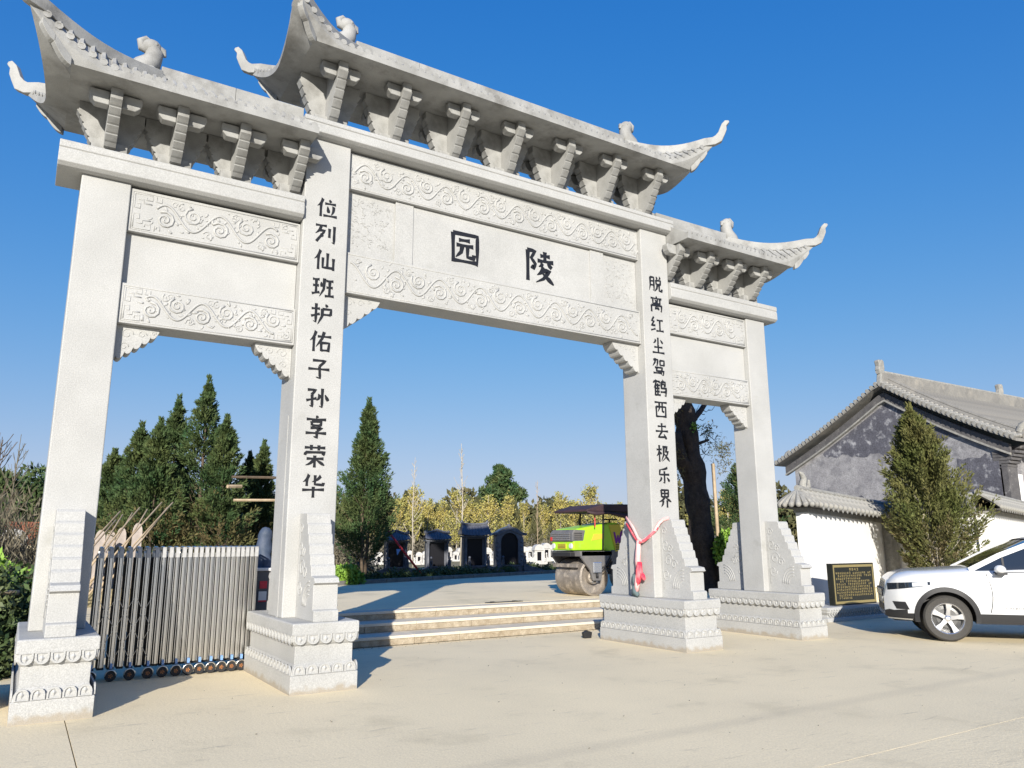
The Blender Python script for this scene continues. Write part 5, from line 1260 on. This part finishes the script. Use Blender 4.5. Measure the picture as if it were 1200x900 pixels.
# rake: short tiles laid across the gable edge, and the descending ridge behind them
m=MB(); m.tube([(-.12,0,.0),(.42,0,.05)],.075,8); m.prism([(-.08,.0),(.08,.0),(.0,-.13)],'x',-.135,-.12); rt=m.mesh('rake_tile','tile',smooth=45)
for (ya,yb) in ((YF,YC),(YB,YC)):
    n=28
    for i in range(n): y=lerp(ya,yb,(i+.5)/n); link('rake_tile',rt,r,loc=(XG-.0,y,rfz(y)+.03))
    m=MB(); m.tube([(XG+.55,lerp(ya,yb,i/14),rfz(lerp(ya,yb,i/14))+.14) for i in range(15)],.12,8); m.tube([(XG+.55,lerp(ya,yb,i/14),rfz(lerp(ya,yb,i/14))+.28) for i in range(15)],.07,8); m.build('descending_ridge','hallroof',r,smooth=40)
    m=MB(); y=lerp(ya,yb,.03); m.tube([(XG+.55,y,rfz(y)+.2),(XG+.55,y-.1,rfz(y)+.42),(XG+.5,y-.22,rfz(y)+.52)],[.14,.11,.03],8); m.build('ridge_beast','tile',r,smooth=50)
rg=random.Random(3)
x=XG+.15
while x<XG+XL-.2:
    m=MB(); hz=.42+rg.uniform(-.01,.01); m.box(x,x+.38,YC-.12,YC+.12,ZR-.05,ZR+hz); m.build('ridge_brick','hallroof',r,bevel=.01); x+=.39
m=MB(); m.tube([(XG,YC,ZR+.46),(XG+XL,YC,ZR+.46)],.09,8); m.build('ridge_cap','tile',r,smooth=40)
for x in (XG+.15,XG+9.4):
    m=MB(); m.prism([(x-.20,ZR-.1),(x+.22,ZR-.1),(x+.24,ZR+.30),(x+.15,ZR+.42),(x+.22,ZR+.62),(x+.20,ZR+.92),(x+.08,ZR+.98),(x-.03,ZR+.88),(x-.06,ZR+.97),(x-.18,ZR+.90),(x-.12,ZR+.70),(x-.18,ZR+.55),(x-.08,ZR+.38)],'y',YC-.10,YC+.10)
    m.build('ridge_ornament','tile',r,bevel=.04)
# front of the hall
m=MB(); m.box(XG+.6,XG+XL,YF+1.0,YF+1.3,0,4.7); m.build('front_wall','gable',hl)
m=MB(); m.box(XG+.30,XG+.95,YF+.55,YF+.99,0,4.1); 
for k in range(5): m.box(XG+.30-.012*k,XG+.97,YF+.53-.08*k,YF+.99,4.1+.11*k,4.1+.11*k+.10)
m.build('gable_pier','brickdark',hl,bevel=.01)
m=MB(); m.box(XG+1.1,XG+1.7,YF+.75,YF+1.0,.4,3.9); m.build('pale_door_panel','wallwhite',hl,bevel=.01)
m=MB(); x=XG+.7
while x<XG+XL: m.box(x,x+.09,YF+.12,YF+1.2,ZE-.28,ZE-.18); x+=.30
m.build('rafter_ends','brickdark',hl,kind='stuff')
# ================================================================ white car
car=thing('parked_car','white compact off-roader with black wheel arches parked at the right edge','car',(0,0,0))
CS=1.02
def wlerp(t,T):
    for i in range(len(T)-1):
        if t<=T[i+1][0] or i==len(T)-2:
            f=(t-T[i][0])/(T[i+1][0]-T[i][0]); f=max(0,min(1,f)); f2=f*f*(3-2*f)*.35+f*.65; return lerp(T[i][1],T[i+1][1],f2)
TOP=[(-3.74,.70),(-3.70,1.02),(-3.45,1.16),(-2.4,1.16),(-1.4,1.14),(-.55,1.10),(.0,1.065),(.40,1.04),(.66,1.0),(.78,.94),(.84,.86),(.87,.72)]
BOT=[(-3.74,.42),(-3.5,.34),(-3.0,.30),(-.5,.30),(.5,.30),(.75,.29),(.87,.36)]
def plan(x):
    if x>.05: return .925-.42*((x-.05)/.82)**3.0
    if x<-3.1: return .925-.22*((-3.1-x)/.64)**2.4
    return .925
def Wd(x,z):
    zt=wlerp(x,TOP); b=plan(x); 
    k=b-.055*max(0,(z-.72)/.42)**1.6-.05*max(0,(.58-z)/.3)**1.6
    if .60<z<.80: k+=.006*math.sin((z-.60)/.2*math.pi)
    return k
def body():
    m=MB(); st=[-3.74+i*(.87+3.74)/74 for i in range(75)]; rings=[]
    for x in st:
        zt,zb=wlerp(x,TOP),wlerp(x,BOT); half=[]
        half.append((0,zb)); half.append((Wd(x,zb)*.75,zb)); half.append((Wd(x,zb+.03)-.03,zb)); 
        for k in range(1,12):
            z=lerp(zb,zt-.05,k/11); half.append((Wd(x,z),z))
        wt=Wd(x,zt-.03); cr=.075 if x>-.5 else .05
        half.append((wt-.015,zt-.022)); half.append((wt-.05,zt))
        for f in (.85,.65,.4,.15): 
            zz=zt+cr*(1-(f)**2.2)*min(1,(.87-x)/.4+.15)
            if x>-.45 and .55<f<.9: zz+=.012
            half.append((wt*f,zz))
        half.append((0,zt+cr*min(1,(.87-x)/.4+.15)))
        rings.append([(y,z) for y,z in half]+[(-y,z) for y,z in half[::-1][1:-1]])
    N=len(rings[0]); vs=[(x,y,z) for x,rg_ in zip(st,rings) for y,z in rg_]
    fs=[]
    for i in range(len(st)-1):
        for j in range(N): fs.append((i*N+j,i*N+(j+1)%N,(i+1)*N+(j+1)%N,(i+1)*N+j))
    fs.append(tuple(range(N))); fs.append(tuple((len(st)-1)*N+j for j in range(N)))
    m.add(vs,fs); me=m.mesh('body',['carwhite','cladding'],smooth=32)
    o=bpy.data.objects.new('body',me); col.objects.link(o); cut=[]
    for wx_ in (0,-2.7):
        c=MB(); c.lathe([(.415,-1.2),(.415,1.2)],40,(wx_,0,.375),'y'); cm_=c.mesh('cut','cladding'); c_=bpy.data.objects.new('cut',cm_); col.objects.link(c_); cut.append(c_)
        b=o.modifiers.new('b','BOOLEAN'); b.operation='DIFFERENCE'; b.object=c_; b.solver='EXACT'
    bpy.context.view_layer.update(); dg=bpy.context.evaluated_depsgraph_get(); nm=bpy.data.meshes.new_from_object(o.evaluated_get(dg)); nm.name='body'
    o.modifiers.clear(); 
    for c_ in cut: bpy.data.objects.remove(c_)
    nm.materials.clear(); nm.materials.append(M['carwhite']); nm.materials.append(M['cladding'])
    for p in nm.polygons:
        c=p.center; r1=math.hypot(c.x,c.z-.375); r2=math.hypot(c.x+2.7,c.z-.375); mi=0
        if min(r1,r2)<.4158 : mi=1
        if c.z<.335 : mi=1
        if c.z<.45 and (c.x>.38 or c.x<-3.1) : mi=1
        p.material_index=mi
    nm.polygons.foreach_set('use_smooth',[True]*len(nm.polygons)); nm.set_sharp_from_angle(angle=R(32))
    o.data=nm; o.parent=car; return o
bd=body()
def side_patch(nm,m,fn,nu,nv,off,s=1,parent=car):
    """surface patch over the flank: fn(u,v)->(x,z)"""
    b=MB(); b.grid(lambda u,v:(fn(u,v)[0],s*(Wd(*fn(u,v))+off),fn(u,v)[1]),nu,nv); return b.build(nm,m,parent,smooth=True)
for s in (-1,1):
    # arch lips
    for wx_ in (0,-2.7):
        b=MB(); V=[];Fs=[];K=26
        for i in range(K+1):
            a=lerp(-.18*math.pi,1.18*math.pi,i/K) if True else 0; a=lerp(R(-12),R(192),i/K)
            for rr2,oo in ((.400,-.05),(.402,.016),(.470,.016),(.478,-.01)):
                x=wx_+rr2*math.cos(a); z=max(.29,.375+rr2*math.sin(a)); V.append((x,s*(Wd(x,max(z,.32))+oo),z))
        for i in range(K):
            for j in range(3): Fs.append((i*4+j,i*4+j+1,(i+1)*4+j+1,(i+1)*4+j))
        b.add(V,Fs); b.build('arch_lip','cladding',car,smooth=40)
    side_patch('sill_cladding','cladding',lambda u,v:(lerp(-2.25,-.44,u),lerp(.285,.44,v)),12,3,.012,s)
    # door shuts
    for xx,z0,z1 in ((-.62,.46,1.06),(-1.62,.46,1.10),(-2.42,.75,1.12)):
        side_patch('door_gap','cladding',lambda u,v:(xx+.013*u+(-.05*math.sin((v)*math.pi) if xx==-.62 else 0),lerp(z0,z1,v)),1,10,.0015,s)
    side_patch('belt_trim','cladding',lambda u,v:(lerp(-3.0,-.72,u),lerp(1.075,1.09,v)),12,1,.004,s)
    for xx in (-1.45,-2.3):
        b=MB(); y=s*(Wd(xx,.97)+.03); b.tube([(xx-.09,y-s*.03,.965),(xx-.08,y,.97),(xx+.08,y,.975),(xx+.09,y-s*.03,.97)],.013,8); b.build('door_handle','carwhite',car,smooth=True)
    # headlamp
    def hl_(u,v):
        x=lerp(.81,.20,u); zc=lerp(.835,.905,u); h_=lerp(.055,.042,u)*(1-.15*u) ; return (x,zc+(v-.5)*2*h_*(1 if u<.9 else .7))
    side_patch('headlamp','glass',hl_,14,4,.004,s)
    side_patch('headlamp_lens','lamp',lambda u,v:(lerp(.46,.24,u),lerp(.878,.90,u)+(v-.5)*.065),6,2,.007,s)
    # fog lamp recess
    side_patch('fog_recess','cladding',lambda u,v:(lerp(.76,.58,u)+(1-v)*-.05,lerp(.48,.60,v)+.0*u),6,4,.004,s)
    # lower bumper lip
    side_patch('bumper_lip','alloy',lambda u,v:(lerp(.84,.50,u),lerp(.315,.335,v)),8,1,.012,s)
# grille across the nose
b=MB(); b.box(.855,.885,-.42,.42,.66,.80); b.build('grille','cladding',car,bevel=.01)
for k in range(7):
    b=MB(); b.box(.884,.892,-.40+k*.118,-.31+k*.118,.68,.78); b.build('grille_slot','alloy',car,bevel=.004)
b=MB(); b.box(.84,.875,-.40,.40,.42,.55); b.build('lower_intake','cladding',car,bevel=.01)
for wx_ in (0,-2.7):
    for s in (-1,1):
        m=MB(); m.lathe([(0,s*.52),(.41,s*.52),(.41,s*.535),(0,s*.535)],28,(wx_,0,.375),'y'); m.build('wheel_well_liner','cladding',car)
# greenhouse
GH=[(-.36,1.10,.80,1.11),(-.85,1.10,.83,1.37),(-1.35,1.10,.85,1.585),(-1.8,1.12,.86,1.64),(-2.3,1.13,.86,1.64),(-2.9,1.14,.85,1.59),(-3.25,1.15,.82,1.45),(-3.60,1.14,.76,1.14)]
def ghy(x,z):
    for i in range(len(GH)-1):
        if GH[i+1][0]<=x<=GH[i][0]:
            f=(GH[i][0]-x)/(GH[i][0]-GH[i+1][0]); zb=lerp(GH[i][1],GH[i+1][1],f); yb=lerp(GH[i][2],GH[i+1][2],f); return yb-.34*max(0,z-zb)-.06*max(0,z-1.5)
    return .8
def ghz(x):
    for i in range(len(GH)-1):
        if GH[i+1][0]<=x<=GH[i][0]:
            f=(GH[i][0]-x)/(GH[i][0]-GH[i+1][0]); return lerp(GH[i][3],GH[i+1][3],f)
m=MB(); rings=[]; st=[-.42-i*3.16/40 for i in range(41)]
for x in st:
    zt=ghz(x); hf=[(0,1.0),(ghy(x,1.06),1.0)]+[(ghy(x,lerp(1.08,zt-.04,k/6)),lerp(1.08,zt-.04,k/6)) for k in range(7)]
    wt=ghy(x,zt-.04); hf+=[(wt-.03,zt-.012),(wt*.8,zt+.008),(wt*.4,zt+.028),(0,zt+.034)]; rings.append(hf+[(-y,z) for y,z in hf[::-1][1:-1]])
N=len(rings[0]); m.add([(x,y,z) for x,rg_ in zip(st,rings) for y,z in rg_],[(i*N+j,i*N+(j+1)%N,(i+1)*N+(j+1)%N,(i+1)*N+j) for i in range(40) for j in range(N)]+[tuple(range(N)),tuple(40*N+j for j in range(N))])
m.build('window_glass','glass',car,smooth=30)
m=MB(); X0_,X1_=-1.32,-3.2  # roof skin
m.grid(lambda u,v:(lerp(X0_,X1_,u),(lerp(-1,1,v))*(ghy(lerp(X0_,X1_,u),ghz(lerp(X0_,X1_,u))-.03)+.004),ghz(lerp(X0_,X1_,u))+.042-.05*abs(lerp(-1,1,v))**3),20,12); m.build('roof_skin','carwhite',car,smooth=True)
for s in (-1,1):
    def bar(pts,w_,nm,mt_):
        b=MB(); n=len(pts); V=[];Fs=[]
        for i,(x,z) in enumerate(pts):
            a=pts[max(i-1,0)];c=pts[min(i+1,n-1)]; dx,dz=c[0]-a[0],c[1]-a[1]; l=math.hypot(dx,dz); nx,nz=-dz/l*w_/2,dx/l*w_/2
            for q in (-1,1): V.append((x+nx*q,s*(ghy(min(-.41,max(-3.55,x+nx*q)),z+nz*q)+.012),z+nz*q))
            for q in (1,-1): V.append((x+nx*q,s*(ghy(min(-.41,max(-3.55,x+nx*q)),z+nz*q)-.02),z+nz*q))
        for i in range(n-1):
            for j in range(4): Fs.append((i*4+j,i*4+(j+1)%4,(i+1)*4+(j+1)%4,(i+1)*4+j))
        Fs+=[(0,1,2,3),tuple((n-1)*4+j for j in range(4))]
        b.add(V,Fs); b.build(nm,mt_,car,smooth=40)
    bar([(-.40,1.115),(-.85,1.345),(-1.35,1.545),(-1.6,1.59),(-1.8,1.605),(-2.3,1.605),(-2.9,1.555),(-3.2,1.43)],.075,'window_frame','carwhite')
    bar([(-1.58,1.10),(-1.62,1.59)],.09,'door_pillar','cladding'); bar([(-2.42,1.12),(-2.50,1.59)],.09,'door_pillar','cladding')
    bar([(-.88,1.09),(-.89,1.33)],.03,'quarter_bar','cladding')
    bar([(-2.95,1.14),(-3.25,1.45)],.25,'rear_pillar','carwhite')
    b=MB(); y=s*.97; b.ball((-.80,y,1.13),(.085,.10,.07),14,9); b.build('door_mirror','carwhite',car,smooth=True)
    b=MB(); b.tube([(-.78,s*.84,1.07),(-.79,s*.90,1.075),(-.80,s*.97,1.09)],.03,8); b.box(-.88,-.74,min(s*.90,s*1.05),max(s*.90,s*1.05),1.05,1.08); b.build('mirror_foot','cladding',car,smooth=40)
m=MB(); m.grid(lambda u,v:(lerp(-.36,-.47,v),lerp(-.70,.70,u),lerp(1.135,1.16,v)-.04*abs(2*u-1)**2),10,1); m.build('cowl','cladding',car)
# wheels
def wheel_meshes():
    t=MB(); t.lathe([(.235,-.10),(.325,-.112),(.352,-.085),(.358,-.04),(.358,.04),(.352,.085),(.325,.112),(.235,.10),(.235,-.10)],48,(0,0,0),'y',caps=False)
    r_=MB(); r_.lathe([(.245,-.104),(.238,-.112),(.225,-.10),(.215,-.04),(.215,.09)],48,(0,0,0),'y',caps=False)
    d=MB(); d.lathe([(.214,-.01),(.15,-.02),(.0,-.02)],32,(0,0,0),'y')
    s_=MB()
    for k in range(5):
        a=R(90)+k*2*math.pi/5
        def Pp(r0,w0,y0): 
            c_,s2=math.cos(a),math.sin(a); return [(r0*c_-w0*s2,y0,r0*s2+w0*c_),(r0*c_+w0*s2,y0,r0*s2-w0*c_)]
        f0=Pp(.04,.032,-.088);f1=Pp(.13,.026,-.098);f2=Pp(.236,.046,-.100); g0=Pp(.04,.038,-.04);g1=Pp(.13,.034,-.05);g2=Pp(.236,.056,-.05)
        V=f0+f1+f2+g0+g1+g2
        s_.add(V,[(0,1,3,2),(2,3,5,4),(6,8,9,7),(8,10,11,9),(0,2,8,6),(2,4,10,8),(1,7,9,3),(3,9,11,5),(4,5,11,10),(0,6,7,1)])
    s_.lathe([(0,-.104),(.03,-.103),(.048,-.09),(.055,-.05)],20,(0,0,0),'y')
    n_=MB()
    for k in range(5):
        a=R(54)+k*2*math.pi/5; n_.lathe([(0,-.09),(.009,-.09),(.009,-.05)],6,(.05*math.cos(a),0,.05*math.sin(a)),'y')
    return t.mesh('tyre','tyre',smooth=35),r_.mesh('rim','alloy',smooth=35),d.mesh('brake_disc','steel_dark'),s_.mesh('spokes','alloy',smooth=25),n_.mesh('wheel_nuts','steel_dark')
WM=wheel_meshes()
for wx_ in (0,-2.7):
    for s in (-1,1):
        wq=bpy.data.objects.new('wheel',None); col.objects.link(wq); wq.parent=car; wq.location=(wx_,s*.80,.358); wq.rotation_euler=(0,R(9),0 if s<0 else math.pi); wq.empty_display_size=.1
        for me in WM: link(me.name,me,wq)
# small script on the door, on the side that faces us
def car_text(txt,x0,z,size,s,nm='door_lettering'):
    c=bpy.data.curves.new(nm,'FONT'); c.body=txt; c.size=size; c.extrude=.0005; c.space_character=1.35
    o=bpy.data.objects.new(nm,c); col.objects.link(o); dg=bpy.context.evaluated_depsgraph_get(); me=bpy.data.meshes.new_from_object(o.evaluated_get(dg)); bpy.data.objects.remove(o)
    me.materials.clear(); me.materials.append(M['steel_dark'])
    for v in me.vertices:
        x,z_,d=v.co.x,v.co.y,v.co.z; xx=x0-x if s>0 else x0+x
        v.co=(xx,s*(Wd(xx,z+z_)+.002+d),z+z_)
    link(nm,me,car)
car_text('CHEROKEE',-.82,.515,.055,1)
# front points away to the left of the view; local +y flank is the side we see
hd_=Vector((-math.cos(yaw-R(20)),math.sin(yaw-R(20)))); hd_=Vector((-math.cos(yaw+R(20)),math.sin(yaw+R(20))))  # heading across the view
car.rotation_euler=(0,0,math.atan2(hd_.y,hd_.x)); car.scale=(CS,)*3
# near side is the car's left: +y local
nl=Vector((-hd_.y,hd_.x)); 
tgt=Vector((7.02,-2.48))
base=tgt-nl*(.90*CS); car.location=(base.x,base.y,0)

x,y,_=at(590,15.9)  # thin black strip laid flat on the forecourt
m=MB(); m.box(-.42,.42,-.05,.05,0,.012); m.box(-.30,-.22,-.055,.055,.0121,.02); m.box(.22,.30,-.055,.055,.0121,.02); o=m.build('dark_strip','black',None,loc=(x,y,.451)); tag(o,'narrow dark strip lying on the forecourt between the central pillars','strip')

# grit and dry leaf crumbs on the concrete
rng=np.random.default_rng(99); n=420; P=np.stack([rng.uniform(-7,12,n),-6+8.1*rng.random(n)**1.0,np.full(n,.006)],1)
P[:200,0]=rng.uniform(-3,5,200); P[:200,1]=2.16-np.abs(rng.normal(size=200))*.12
leaves('grit','brush',P,rng.normal(size=(n,3))*np.array([1,1,.15]),rng.uniform(.01,.026,n),rng.uniform(.006,.013,n),None,kind='stuff',rng=rng)['label']='grit and dry leaf crumbs scattered over the concrete plaza'
bpy.data.objects['grit']['category']='grit'
